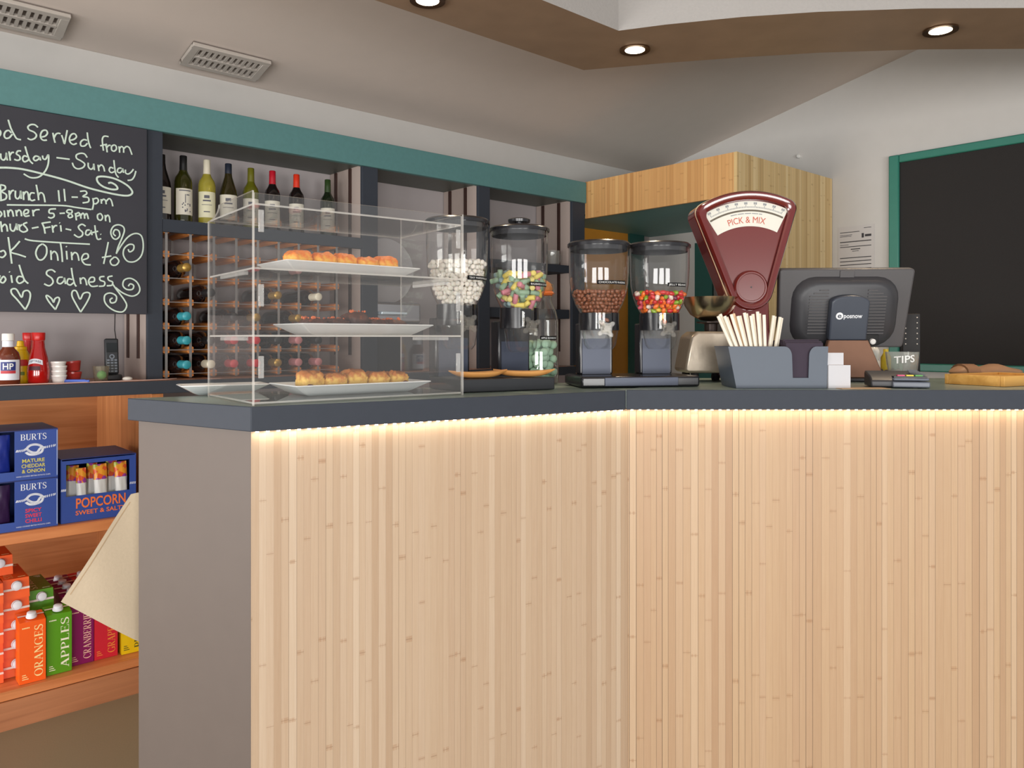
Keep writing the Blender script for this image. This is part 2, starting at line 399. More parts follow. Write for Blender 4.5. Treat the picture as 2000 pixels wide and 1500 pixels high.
for i in range(n_-1):
    a, b = i, i+1; c, d = 2*n_-2-i, 2*n_-1-i
    f = m.bm.faces.new((lo[a], lo[b], lo[c], lo[d])); f.material_index = 1
    m.bm.faces.new((hi[d], hi[c], hi[b], hi[a]))
for i in range(2*n_):
    j = (i+1) % (2*n_); m.bm.faces.new((lo[j], lo[i], hi[i], hi[j]))
struct(m.build('trim_2', [TEX, BRN]))

def downlight(px, py, label):
    p = onz(px, py)
    t = thing('downlight', label, 'light', (p.x, p.y, BZ))
    m = MB(); m.lathe([(0.036, -0.002), (0.055, -0.002), (0.055, -0.008), (0.036, -0.006)], 32, cap0=False, cap1=False); m.build('trim_ring', mat('bronze_ring', (96, 70, 48), 0.35, 0.8), t, smooth=True)
    m = MB(); m.lathe([(0.036, -0.001), (0.036, -0.006), (0.02, -0.009), (0.0, -0.010)], 24, cap0=False, cap1=False); m.build('lamp_lens', mat('lit_lamp', (255, 226, 186), 0.3, emit=14, ecol=(1, 0.80, 0.55, 1)), t)
    l = bpy.data.lights.new('spot_lamp', 'SPOT'); l.energy = 22; l.color = (1, 0.78, 0.54); l.spot_size = math.radians(120); l.spot_blend = 0.7; l.shadow_soft_size = 0.03
    o = bpy.data.objects.new('spot_lamp', l); COL.objects.link(o); o.parent = t; o.location = (0, 0, -0.02)
downlight(1240, 95, 'lit round downlight beside the corner of the brown ceiling bulkhead')
downlight(1837, 57, 'lit round downlight near the right end of the brown ceiling bulkhead')
downlight(835, -2, 'lit round downlight cut by the top edge, left arm of the bulkhead')

# ceiling vents: lie on the sloping ceiling
def vent(px, py, label):
    # intersect the pixel ray with the ceiling plane
    d = Vector(((px-1000)/F, 1, (HZ-py)/F))
    lo_, hi_ = 0.5, 9
    for _ in range(60):
        mid = (lo_+hi_)/2; p = d*mid; s = (p.x-BX)*WX+(p.y-BY)*WY
        if CH+p.z > zc(s): hi_ = mid
        else: lo_ = mid
    p = d*lo_; p.z += CH
    t = thing('ceiling_vent', label, 'vent', p)
    t.rotation_euler = (Matrix.Rotation(BA, 3, 'Z') @ Matrix.Rotation(-math.atan(C_SL), 3, 'X')).to_euler()
    VP = mat('vent_plastic', (190, 182, 174), 0.5); VD = mat('vent_dark', (120, 110, 104), 0.7)
    wv, dv = 0.165, 0.085
    m = MB(); m.box(-wv, wv, -dv, dv, -0.006, -0.002); m.build('backing_plate', VD, t)
    m = MB()
    m.box(-wv, wv, -dv, -dv+0.022, -0.022, -0.006); m.box(-wv, wv, dv-0.022, dv, -0.022, -0.006)
    m.box(-wv, -wv+0.03, -dv+0.022, dv-0.022, -0.022, -0.006); m.box(wv-0.03, wv, -dv+0.022, dv-0.022, -0.022, -0.006)
    m.box(-wv+0.03, wv-0.03, -0.008, 0.008, -0.022, -0.006); m.build('frame', VP, t, bevel=0.002)
    m = MB(); n = 11
    for i in range(n+1):
        x = -wv+0.03+(2*wv-0.06)*i/n
        m.box(x-0.0055, x+0.0055, -dv+0.022, dv-0.022, -0.02, -0.006)
    m.build('slats', VP, t)
vent(441, 117, 'white slotted vent grille in the sloping ceiling, the one seen whole')
vent(28, 24, 'white slotted vent grille cut by the top left corner of the view')

# ================================================================ BACK SHELVING
sh = thing('wall_shelving', 'tall wall shelving with teal header board, slate posts and wine shelf', 'shelving', (BX, BY, 0), BA)
FY = -S_F1; BYL = -S_WALL-0.008                  # local y of the shelf fronts and of the wall
m = MB(); m.box(-2.4, t_s-0.003, FY-0.012, FY+0.016, zt1, zt1+0.122); m.build('header_board', TEAL, sh, bevel=0.002)
m = MB(); m.box(-2.4, t_s-0.003, FY+0.018, BYL, zt1+0.008, zt1+0.028); m.build('top_board', mat('dark_green_underside', (92, 98, 92), 0.5, var=0.1), sh)
z_wt = CH-95/F*BY                                # worktop height of the back unit
posts = []
for x0, x1 in ((288, 318), (708, 738), (935, 957), (1118, 1142)):
    a, b = t_at(x0, S_F1), t_at(x1, S_F1); posts.append((a, b))
    m = MB(); m.box(a, b, FY, FY+0.02, z_wt, zt1+0.0075); m.build('post', SLATE, sh, bevel=0.0015)
    m = MB(); m.box(a+0.002, b-0.002, FY+0.021, BYL, z_wt, zt1+0.0075); m.build('side_board', BEIGE, sh)
    for yy in (0.10, 0.235):
        m = MB(); m.box(a-0.004, a+0.0015, FY+yy, FY+yy+0.022, z_wt+0.08, zt1+0.005); m.build('slotted_rail', RAIL, sh)
for px in (262, 872, 1058):                      # rails on the back wall
    a = t_at(px, S_WALL); m = MB(); m.box(a-0.012, a+0.012, BYL-0.008, BYL, z_wt+0.08, zt1+0.005); m.build('slotted_rail', RAIL, sh)
# wine shelf between the first two posts
_, zs1 = tz(318, 427, S_F1); _, zs0 = tz(318, 452, S_F1)
m = MB(); m.box(posts[0][1]+0.001, posts[1][0]-0.001, FY, FY+0.02, zs0, zs1); m.build('shelf_edge', SLATE, sh, bevel=0.0015)
m = MB(); m.box(posts[0][1]+0.001, posts[1][0]-0.006, FY+0.021, BYL, zs0+0.012, zs1-0.002); m.build('shelf', BEIGE, sh)
for py0, py1 in ((516, 531), (604, 622)):
    _, z1 = tz(1090, py0, S_F1); _, z0 = tz(1090, py1, S_F1)
    m = MB(); m.box(posts[2][1]+0.001, posts[3][0]-0.006, FY+0.02, BYL, z0, z1); m.build('shelf', SLATE, sh, bevel=0.001)
    if py0 == 516: z_cup = z1

# chalkboard with hand lettering
CB_S = S_F1+0.02
tb1, zb0 = tz(287, 614, CB_S)
cb = thing('chalkboard', 'black menu chalkboard with white handwritten opening times, swirls and hearts', 'chalkboard', (BX, BY, 0), BA)
m = MB(); m.box(-1.3, tb1, -CB_S, -CB_S+0.018, zb0, zt1-0.004); m.build('board', mat('blackboard_paint', (50, 50, 58), 0.55, var=0.1, scale=8), cb, bevel=0.001)
CHALK = mat('chalk_pen', (205, 222, 208), 0.8, var=0.15, scale=200)
_lay = [0]
def chalk(mb, pts, w=2.9, closed=False, z=1):
    _lay[0] = (_lay[0]+1) % 12; dp = 0.0015+0.00022*_lay[0]
    q = []
    for x, y in pts:
        px, py = (x/5.0, 180+y/5.0) if z == 1 else (x/4.1675, 420+y/4.1675)
        q.append(tz(px, py, CB_S+0.001))
    q = smooth_pts(q, 5, closed)
    mb.ribbon(q, w/F*2.75, lambda t, zz: Vector((t, -CB_S-dp, zz)), closed)
LINES = {
 'served': [[(-20,360),(-50,385),(-50,420),(-25,435),(0,420),(5,385),(-20,360)],[(80,270),(105,350),(140,420),(165,455),(205,465)],[(110,400),(85,375),(55,385),(40,420),(55,450),(90,445),(120,410)],
  [(370,345),(340,320),(300,318),(272,340),(285,370),(330,390),(355,420),(340,450),(300,465),(268,450)],[(400,440),(440,430),(462,402),(450,374),(415,378),(396,412),(398,448),(422,470),(458,468)],
  [(515,398),(525,450),(537,495)],[(526,450),(545,412),(570,402),(590,408)],[(600,420),(614,460),(628,505),(640,450),(655,372)],[(680,472),(720,462),(745,437),(728,408),(697,414),(677,450),(684,490),(715,512),(748,500)],
  [(850,395),(856,450),(868,505),(884,548)],[(848,472),(815,465),(786,490),(790,525),(825,526),(852,500)],[(1060,435),(1020,430),(1000,455),(1002,510),(1010,572)],[(978,525),(1045,508)],[(1030,510),(1040,545),(1046,588)],[(1040,545),(1058,522),(1080,520)],
  [(1115,515),(1090,530),(1090,565),(1113,577),(1135,557),(1132,527),(1113,515)],[(1160,530),(1166,570),(1166,592)],[(1165,552),(1185,532),(1204,548),(1206,592)],[(1206,555),(1232,532),(1260,542),(1276,580),(1287,612)]],
 'days': [[(-90,560),(-90,600),(-60,640)],[(5,600),(10,648),(35,664),(56,640),(60,595),(64,640),(72,668)],[(86,580),(95,640),(99,670)],[(95,620),(114,592),(136,590)],[(206,575),(175,575),(160,602),(190,625),(195,655),(168,666),(138,655)],
  [(245,530),(265,600),(290,668),(322,700)],[(266,632),(236,622),(220,650),(236,680),(270,668),(282,650)],[(380,632),(346,625),(326,650),(345,670),(378,652),(386,635),(396,668)],[(415,620),(420,648),(445,655),(472,612),(470,700),(440,772),(380,828),(300,835),(230,798)],
  [(550,640),(680,656)],[(850,640),(825,605),(785,598),(745,615),(748,648),(790,672),(826,702),(810,736),(760,750),(722,730),(705,690)],[(860,690),(862,730),(886,754),(910,735),(914,700),(920,762)],[(955,710),(965,772)],[(960,736),(985,712),(1008,730),(1020,776)],
  [(1110,665),(1118,740),(1130,800),(1156,835)],[(1106,746),(1076,736),(1064,765),(1085,787),(1116,776)],[(1186,742),(1156,745),(1146,775),(1170,787),(1194,766),(1197,745),(1206,788)],[(1225,757),(1226,788),(1250,800),(1280,782),(1303,752)],[(1326,770),(1312,820),(1286,855),(1245,862)]],
 'brunch': [[(2,905),(10,1060)],[(2,905),(45,915),(50,945),(15,970),(60,1000),(55,1042),(0,1060)],[(88,960),(95,1052)],[(94,1000),(114,966),(136,960)],[(150,962),(150,1022),(172,1042),(196,1012),(200,962),(206,1044)],[(226,972),(230,1054)],[(230,1004),(250,974),(272,988),(280,1058)],
  [(338,988),(302,986),(286,1025),(306,1060),(342,1050)],[(352,905),(370,1000),(376,1056)],[(371,1016),(395,982),(425,1002),(440,1076)],[(570,958),(580,1070)],[(625,945),(636,1066)],[(698,1025),(760,1026)],[(780,970),(832,966),(846,992),(808,1020),(860,1030),(862,1070),(805,1082)],
  [(905,1035),(912,1090),(900,1150)],[(906,1046),(945,1036),(960,1064),(936,1090),(908,1086)],[(985,1045),(990,1090)],[(988,1066),(1010,1046),(1030,1062),(1035,1095)],[(1036,1066),(1064,1040),(1086,1062),(1100,1116)],[(65,1102),(250,1104),(600,1108),(750,1128),(890,1147)]],
 'dinner': [[(-40,1150),(-30,1225)],[(-40,1150),(0,1165),(16,1190),(0,1215),(-30,1225)],[(40,1155),(48,1222)],[(74,1152),(82,1216)],[(80,1180),(100,1152),(120,1166),(131,1216)],[(155,1152),(163,1212)],[(160,1177),(182,1152),(202,1166),(210,1212)],[(236,1190),(270,1181),(276,1154),(247,1150),(230,1180),(246,1212),(288,1205)],[(318,1150),(326,1212)],[(322,1176),(345,1152),(386,1148)],
  [(546,1140),(486,1146),(480,1180),(520,1186),(526,1215),(496,1230),(468,1220)],[(580,1185),(632,1182)],[(700,1152),(664,1150),(650,1172),(690,1190),(706,1215),(676,1227),(664,1205),(700,1176),(700,1152)],[(735,1180),(746,1252)],[(738,1192),(768,1176),(776,1200),(746,1212)],[(785,1186),(790,1236)],[(788,1206),(808,1182),(822,1200),(826,1236)],[(826,1206),(846,1186),(862,1240)],
  [(978,1186),(952,1200),(956,1240),(985,1250),(1001,1220),(985,1190),(970,1186)],[(1025,1200),(1031,1260)],[(1028,1226),(1050,1202),(1066,1222),(1072,1272)]],
 'days2': [[(-60,1275),(0,1270)],[(-30,1275),(-22,1350)],[(5,1262),(18,1366)],[(14,1322),(44,1292),(64,1312),(72,1362)],[(98,1284),(104,1340),(134,1356),(156,1310),(160,1284),(168,1348)],[(184,1290),(192,1352)],[(190,1315),(214,1292)],[(266,1272),(228,1290),(252,1320),(266,1350),(228,1366),(194,1350)],[(310,1330),(376,1317)],[(408,1275),(428,1320),(440,1382)],[(410,1280),(494,1268)],[(432,1327),(492,1316)],
  [(508,1300),(518,1372)],[(514,1332),(535,1306),(558,1305)],[(590,1300),(596,1362)],[(578,1275),(584,1280)],[(640,1335),(696,1347)],[(836,1310),(800,1290),(766,1312),(776,1340),(806,1370),(800,1402),(765,1416),(722,1390)],[(876,1346),(846,1350),(836,1386),(860,1396),(886,1370),(888,1348),(898,1396)],[(925,1300),(935,1380),(952,1436),(988,1430)],[(902,1372),(958,1358)],[(980,1386),(986,1391)]],
}
LINES2 = {
 'book': [[(-60,250),(-55,330)],[(0,300),(30,290),(45,320),(20,345),(0,340)],[(66,180),(80,280),(95,396)],[(160,213),(120,260),(86,300),(150,322),(210,342)],[(345,235),(310,258),(290,310),(310,360),(345,362),(376,320),(376,262),(345,235)],[(412,288),(416,366)],[(415,322),(440,296),(464,320),(472,372)],[(492,230),(502,300),(508,382)],[(540,292),(546,362)],[(537,254),(543,260)],[(580,300),(586,367)],[(583,332),(606,306),(630,320),(642,372)],[(668,366),(714,350),(712,318),(680,320),(664,360),(690,400),(738,406)],
  [(880,220),(864,300),(842,398)],[(828,346),(905,333)],[(925,345),(896,374),(910,406),(945,406),(966,375),(945,346),(920,345)],[(200,194),(270,210),(500,226),(730,238)],
  [(945,315),(960,260),(990,190),(1010,130),(1000,95),(960,80),(920,95),(900,140),(915,185),(945,197),(972,170),(965,130),(935,120),(920,150),(940,172)],[(945,315),(985,250),(1040,180),(1100,150),(1150,170),(1166,250),(1150,330),(1100,377),(1040,377),(1005,330),(1010,275),(1050,240),(1087,245),(1085,282),(1055,300),(1043,278)]],
 'sadness': [[(-60,480),(-30,560),(0,490)],[(10,520),(2,540),(25,552),(46,525),(30,500),(10,518)],[(90,490),(99,552)],[(74,461),(80,466)],[(155,405),(175,470),(200,530),(230,558)],[(186,505),(150,500),(135,530),(155,556),(190,540),(196,520)],[(450,466),(420,446),(384,456),(380,485),(420,515),(430,550),(400,576),(358,560)],[(510,506),(476,510),(465,545),(490,560),(520,535),(523,510),(532,562)],[(580,430),(590,500),(606,560),(620,582)],[(586,526),(555,520),(545,555),(570,570),(598,550)],
  [(650,510),(656,562)],[(652,532),(675,511),(695,526),(706,572)],[(728,546),(765,540),(766,510),(736,510),(720,545),(745,580),(797,576)],[(850,500),(815,505),(815,530),(850,545),(846,575),(804,580)],[(916,496),(880,505),(884,530),(915,545),(910,571),(868,576)],
  [(912,556),(950,610),(1010,690),(1030,740),(1000,786),(940,782),(880,745),(850,700),(855,650),(900,635),(945,660),(940,705),(905,715),(895,690),(916,674)],[(940,590),(1000,635),(1070,660),(1120,642),(1137,600),(1112,545),(1060,515),(1010,530),(1000,575),(1030,605),(1075,605),(1087,575),(1060,560),(1043,580)]],
}
for k, ls in LINES.items():
    m = MB()
    for l in ls: chalk(m, l)
    m.build('lettering', CHALK, cb)
for k, ls in LINES2.items():
    m = MB()
    for l in ls: chalk(m, l, z=2)
    m.build('lettering', CHALK, cb)
m = MB(); chalk(m, [(-150,745),(0,738),(100,740),(230,755),(420,800),(640,860),(860,935),(1060,985),(1200,1010),(1270,1005),(1290,970),(1240,910),(1130,850),(1020,825),(950,832),(955,880),(1010,925),(1090,950),(1145,945),(1130,910),(1085,885),(1055,890)], 3.7); m.build('swirl', CHALK, cb)
for hp in ([(205,770),(140,690),(95,640),(93,606),(132,605),(175,670),(190,625),(225,615),(246,645),(235,710),(205,770)], [(450,770),(400,710),(375,665),(385,655),(418,680),(435,710),(446,682),(472,670),(482,695),(450,770)], [(655,790),(620,730),(585,660),(590,620),(620,620),(650,685),(676,640),(713,630),(731,650),(706,710),(655,790)]):
    m = MB(); chalk(m, hp, z=2); m.build('heart', CHALK, cb)

# ================================================================ BACK WORKTOP AND OAK CABINET
zw0 = CH-123/F*BY
bw = thing('back_worktop', 'slate edged back worktop running along the wall under the chalkboard', 'worktop', (BX, BY, 0), BA)
m = MB(); m.box(-1.3, 2.75, -0.0, 0.02, zw0, z_wt); m.build('front_edge', SLATE, bw, bevel=0.002)
m = MB(); m.box(-1.3, 2.75, 0.02, BYL, zw0+0.01, z_wt); m.build('top_panel', wood('worktop_wood', (178, 128, 104), (206, 160, 136), 'X', 0.4), bw)
cab = thing('oak_cabinet', 'open oak cabinet with crisp boxes and juice cartons on its shelves', 'cabinet', (BX, BY, 0), BA)
tc0 = 0.497; BYC = 0.775
m = MB(); m.box(tc0-0.02, tc0+0.02, 0.006, BYC, 0.0, zw0-0.001); m.build('side_panel', OAKV, cab)
m = MB(); m.box(-1.3, tc0-0.0201, BYC-0.012, BYC, 0.1, zw0-0.001); m.build('back_panel', OAK, cab)
z_m1 = CH-385/F*BY; z_m0 = CH-408/F*BY
m = MB(); m.box(-1.3, tc0-0.021, 0.004, BYC-0.0122, z_m0, z_m1); m.build('shelf', wood('oak_shelf', (190, 112, 62), (216, 140, 86), 'X'), cab, bevel=0.002)
z_l1 = CH-695/F*BY; z_l0 = z_l1-0.032
m = MB(); m.box(-1.3, tc0-0.021, 0.004, BYC-0.0122, z_l0, z_l1); m.build('shelf', wood('oak_shelf', (190, 112, 62), (216, 140, 86), 'X'), cab, bevel=0.002)
m = MB(); m.box(-1.3, tc0+0.02, -0.004, 0.0035, 0.0, z_l0-0.0005); m.build('plinth', wood('oak_plinth', (158, 100, 66), (186, 124, 84), 'X'), cab)

# ================================================================ SOFFIT, PARTITION, DOORS, NOTICE, HATCH
z_st = z_of(297, A_); z_sb = z_of(427, ts(t_s, S_F1))
BAM_S = bamboo('bamboo_soffit', 0.021, ((200, 148, 92), (224, 174, 114), (214, 164, 106), (234, 188, 126)), 0.04, 3.0)
sf = thing('bamboo_soffit', 'box soffit clad in honey bamboo over the passage beside the shelving', 'soffit', (BX, BY, 0), BA)
m = MB(); M2 = Matrix.Rotation(-PI/2, 4, 'Z')
# header: its face lies along local y; build it in its own frame so that slats run along local x
ln = s_A-S_F1
o = None
m.box(0, ln, -0.0, 0.018, z_sb, z_st); o = m.build('header_panel', BAM_S, sf); o.location = (t_s, -S_F1, 0); o.rotation_euler = (0, 0, -PI/2)
m = MB(); m.box(t_s+0.019, T_W-0.003, -s_A+0.019, BYL-0.003, z_sb+0.006, z_sb+0.02); m.build('underside', mat('soffit_teal', (104, 154, 154), 0.5), sf)
pt = MB(); pt.box(t_s+0.0005, T_W-0.003, -s_A-0.018, -s_A, 0.0, z_st)
pt = pt.build('bamboo_partition', bamboo('bamboo_partition_slats', 0.021, ((198, 166, 112), (232, 204, 150), (218, 188, 132), (238, 214, 164)), 0.05, 9.0)); place(pt)
tag(pt, 'tall bamboo clad partition panel behind the till and the red scale', 'partition')

# amber door in the back wall
AMB = mat('amber_door_paint', (206, 140, 46), 0.5)
dr = MB(); td0 = t_at(1120, S_WALL); td1 = t_at(1222, S_WALL); tf1 = t_at(1250, S_WALL)
_, zd = tz(1200, 452, S_WALL); _, zf = tz(1200, 430, S_WALL)
dr.box(td0, td1, BYL-0.012, BYL, 0, zd); d1 = struct(place(dr.build('door_1', AMB)))
m = MB(); m.box(td1, tf1, BYL-0.03, BYL, 0, zf); m.build('jamb', DTEAL, d1)
m = MB(); m.box(td0-0.06, td1, BYL-0.03, BYL, zd, zf); m.build('head', DTEAL, d1)
# teal framed doorway in the right wall
sa, sb = s_at(1362, T_W), s_at(1396, T_W)
m = MB(); m.box(T_W-0.03, T_W, -sb, -sa, 0, 1.93); d2 = struct(place(m.build('door_2', DTEAL)))
m = MB(); m.box(T_W-0.012, T_W, -sb-0.55, -sb, 0, 1.93); m.build('door_leaf', mat('grey_leaf', (96, 92, 88), 0.6), d2)  # plain grey leaf beside the teal jamb

# notice on the right wall
def on_w(px, py): s = s_at(px, T_W); return s, z_of(py, ts(T_W, s))
s0, z0 = on_w(1637, 524); s1, z1 = on_w(1708, 437)
z0 = CH+(HZ-528)/F*ts(T_W, (s0+s1)/2).y
nw = thing('wall_notice', 'white printed notice pinned to the wall above the till', 'notice', (BX, BY, 0), BA)
m = MB(); m.box(T_W-0.002, T_W-0.0005, -s1, -s0, z0-0.06, z1); m.build('sheet', mat('notice_paper', (196, 192, 190), 0.7, var=0.02), nw)
m = MB(); INK = mat('printed_ink', (52, 50, 54), 0.7)
W_ = s1-s0; H_ = z1-z0
nf = lambda x, y: Vector((T_W-0.0028, -s0-W_*x, z0+H_*y))
for y, x0, x1, h in ((.93, .72, .92, .012), (.86, .06, .6, .014), (.80, .06, .4, .01), (.77, .06, .38, .01), (.64, .06, .92, .02), (.58, .06, .3, .01), (.53, .06, .92, .016), (.47, .36, .62, .02), (.43, .4, .58, .012), (.28, .06, .92, .018), (.20, .06, .92, .018), (.12, .06, .92, .018), (.03, .06, .92, .018)):
    m.quad(nf(x0, y), nf(x1, y), nf(x1, y+h), nf(x0, y+h))
m.quad(nf(.66, .72), nf(.72, .72), nf(.72, .82), nf(.66, .82)); m.quad(nf(.75, .74), nf(.92, .74), nf(.92, .79), nf(.75, .79))
m.build('print', INK, nw)
s0, z0 = on_w(1562, 306)
m = MB(); m.lathe([(0.012, 0), (0.012, 0.018), (0.008, 0.024)], 12, M=Matrix.Translation((T_W, -s0, z0)) @ Matrix.Rotation(-PI/2, 4, 'Y')); o = place(m.build('wall_sensor', mat('white_plastic', (226, 224, 220), 0.4))); tag(o, 'tiny white wall sensor high above the partition', 'sensor')

# black framed hatch panel
s0, zt = on_w(1740, 307); s1 = s_at(1760, T_W)
zb = z_of(727, ts(T_W, s_at(1850, T_W))); fw = s1-s0
s2 = s0+1.5
bp = thing('framed_blackboard', 'large black mesh board in a teal wooden frame on the right wall', 'blackboard', (BX, BY, 0), BA)
m = MB(); m.box(T_W-0.012, T_W-0.002, -s2, -s0, zb, zt); m.build('panel', mat('black_mesh', (40, 37, 36), 0.9, var=0.35, scale=420), bp)
FR = mat('teal_frame_paint', (52, 124, 108), 0.4, var=0.06)
for a, b, c, d in ((s0, s1, zb, zt), (s1, s2, zt-fw*0.8, zt), (s1, s2, zb, zb+fw*0.8)):
    m = MB(); m.box(T_W-0.034, T_W-0.0125, -b, -a, c, d); m.build('frame_rail', FR, bp, bevel=0.006)

# ================================================================ FRONT COUNTER
ZT = 1.163; TH = 0.0495
P1 = at(490, 1.5425); P2 = at(1222, 2.022); P0 = at(249, 1.765)
def V2(v): return Vector((v.x, v.y))
P0, P1, P2 = V2(P0), V2(P1), V2(P2); P3 = Vector((3.2, P2.y))
Ld = (P2-P1).normalized(); Ln = Vector((-Ld.y, Ld.x)); LA = math.atan2(Ld.y, Ld.x)
Rd = (P0-P1).normalized(); Rn = Vector((-Rd.y, Rd.x))
if Rn.dot(Ln) < 0: Rn = -Rn
def isect(a, d, b, e):
    k = ((b.x-a.x)*e.y-(b.y-a.y)*e.x)/(d.x*e.y-d.y*e.x); return a+d*k
DB = 0.60
bl = (P0-P1).dot(Ln)                              # depth of the left run
Bj = isect(P0, Ld, Vector((0, P2.y+DB)), Vector((1, 0)))
LAM = mat('green_grey_laminate', (134, 150, 142), 0.28, var=0.10, scale=25)
ct = thing('countertop', 'long angled bar countertop, green grey laminate with slate painted edge', 'countertop', (0, 0, 0))
mid = (P2+Vector((0.0, 0.0)))
m = MB(); m.prism([P0+Vector((.004, .0)), P1+(Ln+Rn)*0.004, P2+Ln*0.004, Bj], ZT-TH+0.004, ZT); m.build('worktop_slab', LAM, ct)
m = MB(); m.prism([P2+Vector((0.001, 0.004)), P3, P3+Vector((0, DB)), Bj+Vector((0.001, 0))], ZT-TH+0.004, ZT+0.0015); m.build('worktop_slab', LAM, ct)
def edge_strip(a, b, nrm, dz=0.0, th=0.018):
    m = MB(); q = [a, b, b+nrm*th, a+nrm*th]
    m.prism([(p.x, p.y) for p in q], ZT-TH, ZT+0.0003+dz); m.build('edge_strip', SLATE, ct, bevel=0.002)
edge_strip(P1, P2, Ln, 0, 0.004); edge_strip(P0, P1, Rn, 0, 0.004); edge_strip(P2+Vector((0.002, 0)), P3, Vector((0, 1)), 0.0015, 0.004)

# body of the counter
oL, oR, oF = 0.018, 0.012, 0.026
Q1 = isect(P1+Ln*oL, Ld, P1+Rn*oR, Rd); Q0 = P0+Rn*oR-Rd*0.024; Q2 = isect(P1+Ln*oL, Ld, Vector((0, P2.y+oF)), Vector((1, 0)))
ctr = thing('bamboo_counter', 'angled bar counter clad in pale bamboo slats with a taupe end panel', 'counter', (0, 0, 0))
def panel(name, a, b, mt, z0=0.0, z1=ZT-TH-0.0005, th=0.02, org=None):
    d = (b-a); ln = d.length; ang = math.atan2(d.y, d.x)
    m = MB(); m.box(0, ln, 0, th, z0, z1); o = m.build(name, mt, ctr); o.location = (a.x, a.y, 0); o.rotation_euler = (0, 0, ang); return o
TAUPE = mat('taupe_paint', (92, 81, 74), 0.55, var=0.05, scale=18, bump=0.08)
panel('end_panel', Q0, Q1-(Q1-Q0).normalized()*0.001, TAUPE)
BAMA = bamboo('bamboo_counter_slats', 0.0150, ((185, 160, 134), (198, 176, 151), (191, 167, 142), (207, 188, 165)), 0.028, 0.0, 0.55)
BAMB = bamboo('bamboo_counter_slats_warm', 0.0180, ((179, 148, 118), (193, 165, 133), (186, 156, 126), (201, 176, 147)), 0.045, 5.0, 0.3)
panel('bamboo_cladding', Q1, Q2, BAMA); panel('bamboo_cladding', Q2+Vector((0.0005, 0)), Vector((3.2, Q2.y)), BAMB)
m = MB(); ins = 0.0215
K1 = isect(P1+Ln*(oL+ins), Ld, P1+Rn*(oR+ins), Rd); K2 = isect(P1+Ln*(oL+ins), Ld, Vector((0, P2.y+oF+ins)), Vector((1, 0)))
bk = P0-Ln*0.03; K0 = isect(P1+Rn*(oR+ins), Rd, bk, Ld)
m.prism([K0, K1, K2, Vector((3.18, K2.y)), Vector((3.18, P2.y+DB-0.03)), isect(bk, Ld, Vector((0, P2.y+DB-0.03)), Vector((1, 0)))], 0, ZT-TH-0.001)
m.build('carcass', mat('carcass_board', (120, 104, 92), 0.7), ctr)
# LED strip under the overhang
LEDM = mat('led_glow', (255, 222, 180), 0.4, emit=10, ecol=(1.0, 0.84, 0.66, 1), var=0.0)
def leds(a, b, nrm, off):
    d = (b-a).normalized(); n = int((b-a).length/0.021); m = MB()
    ang = math.atan2(d.y, d.x)
    for i in range(n):
        p = a+d*(i+0.5)*0.021+nrm*off
        m.box(-0.003, 0.003, -0.0025, 0.0025, -0.0026, 0, M=Matrix.Translation((p.x, p.y, ZT-TH-0.0006)) @ Matrix.Rotation(ang, 4, 'Z'))
    return m
m = leds(Q1, Q2, Ln, -0.006); m.build('led_strip', LEDM, ctr)
m = leds(Q2, Vector((3.2, Q2.y)), Vector((0, 1)), -0.008); m.build('led_strip', LEDM, ctr)
def led_light(a, b, nrm, off, pw):
    c = (a+b)/2+nrm*off; d = b-a
    l = bpy.data.lights.new('led_strip_light', 'AREA'); l.shape = 'RECTANGLE'; l.size = d.length; l.size_y = 0.008; l.energy = pw; l.color = (1, 0.82, 0.62)
    o = bpy.data.objects.new('led_strip_light', l); COL.objects.link(o); o.location = (c.x, c.y, ZT-TH-0.004); o.rotation_euler = (0, 0, math.atan2(d.y, d.x))
led_light(Q1, Q2, Ln, -0.009, 0.34); led_light(Q2, Vector((2.6, Q2.y)), Vector((0, 1)), -0.013, 0.85)

def lp(a, b, org, ang):                           # local (x,y) -> world
    return Vector((org.x+a*math.cos(ang)-b*math.sin(ang), org.y+a*math.sin(ang)+b*math.cos(ang)))

# ================================================================ ACRYLIC DISPLAY CASE
CA = math.radians(37.4); C0 = Vector((-0.521, 1.560)); CLn, CDp, CHt = 0.509, 0.30, 0.4286
PN = pane('clear_acrylic', (0.985, 0.985, 0.98), milk=0.012); PE = pane('acrylic_cut_edge', (0.9, 0.86, 0.8), milk=0.42, rough=0.2)
dc = thing('display_case', 'clear acrylic three tier cake case on the counter corner', 'display case', (C0.x, C0.y, ZT+0.0005), CA)
t_ = 0.0038
m = MB(); m.box(t_+0.001, CLn-t_-0.001, 0, t_, 0.0, CHt, edge_mi=1); m.build('front_panel', [PN, PE], dc)
side = [(0.0, 0.0), (CDp, 0.0), (CDp, 0.405)]+[(CDp-0.08*math.sin(a)*1.0, 0.405+0.028*(1-math.cos(a))) for a in [i*PI/12 for i in range(1, 7)]]+[(0.07, CHt+0.004), (0.0, CHt+0.004)]
for x in (0.0, CLn-t_):
    m = MB(); m.prism(side, 0, t_, M=Matrix(((0, 0, 1, x), (1, 0, 0, 0), (0, 1, 0, 0), (0, 0, 0, 1))), side_mi=1); m.build('side_panel', [PN, PE], dc)
shelf_z = (0.003, 0.139, 0.2755, 0.405)
for z in shelf_z:
    m = MB(); m.box(t_+0.001, CLn-t_-0.001, t_+0.001, CDp-0.001, z, z+t_, edge_mi=1); m.build('shelf' if z != shelf_z[3] else 'lid_panel', [PN, PE], dc)
HG = pane('acrylic_block', (0.93, 0.95, 0.97), milk=0.22)
for z in (0.055, 0.20, 0.35):
    for x in (0.012, CLn-0.022):
        m = MB(); m.box(x, x+0.011, -0.004, -0.0002, z, z+0.045); m.build('hinge', HG, dc, bevel=0.001)
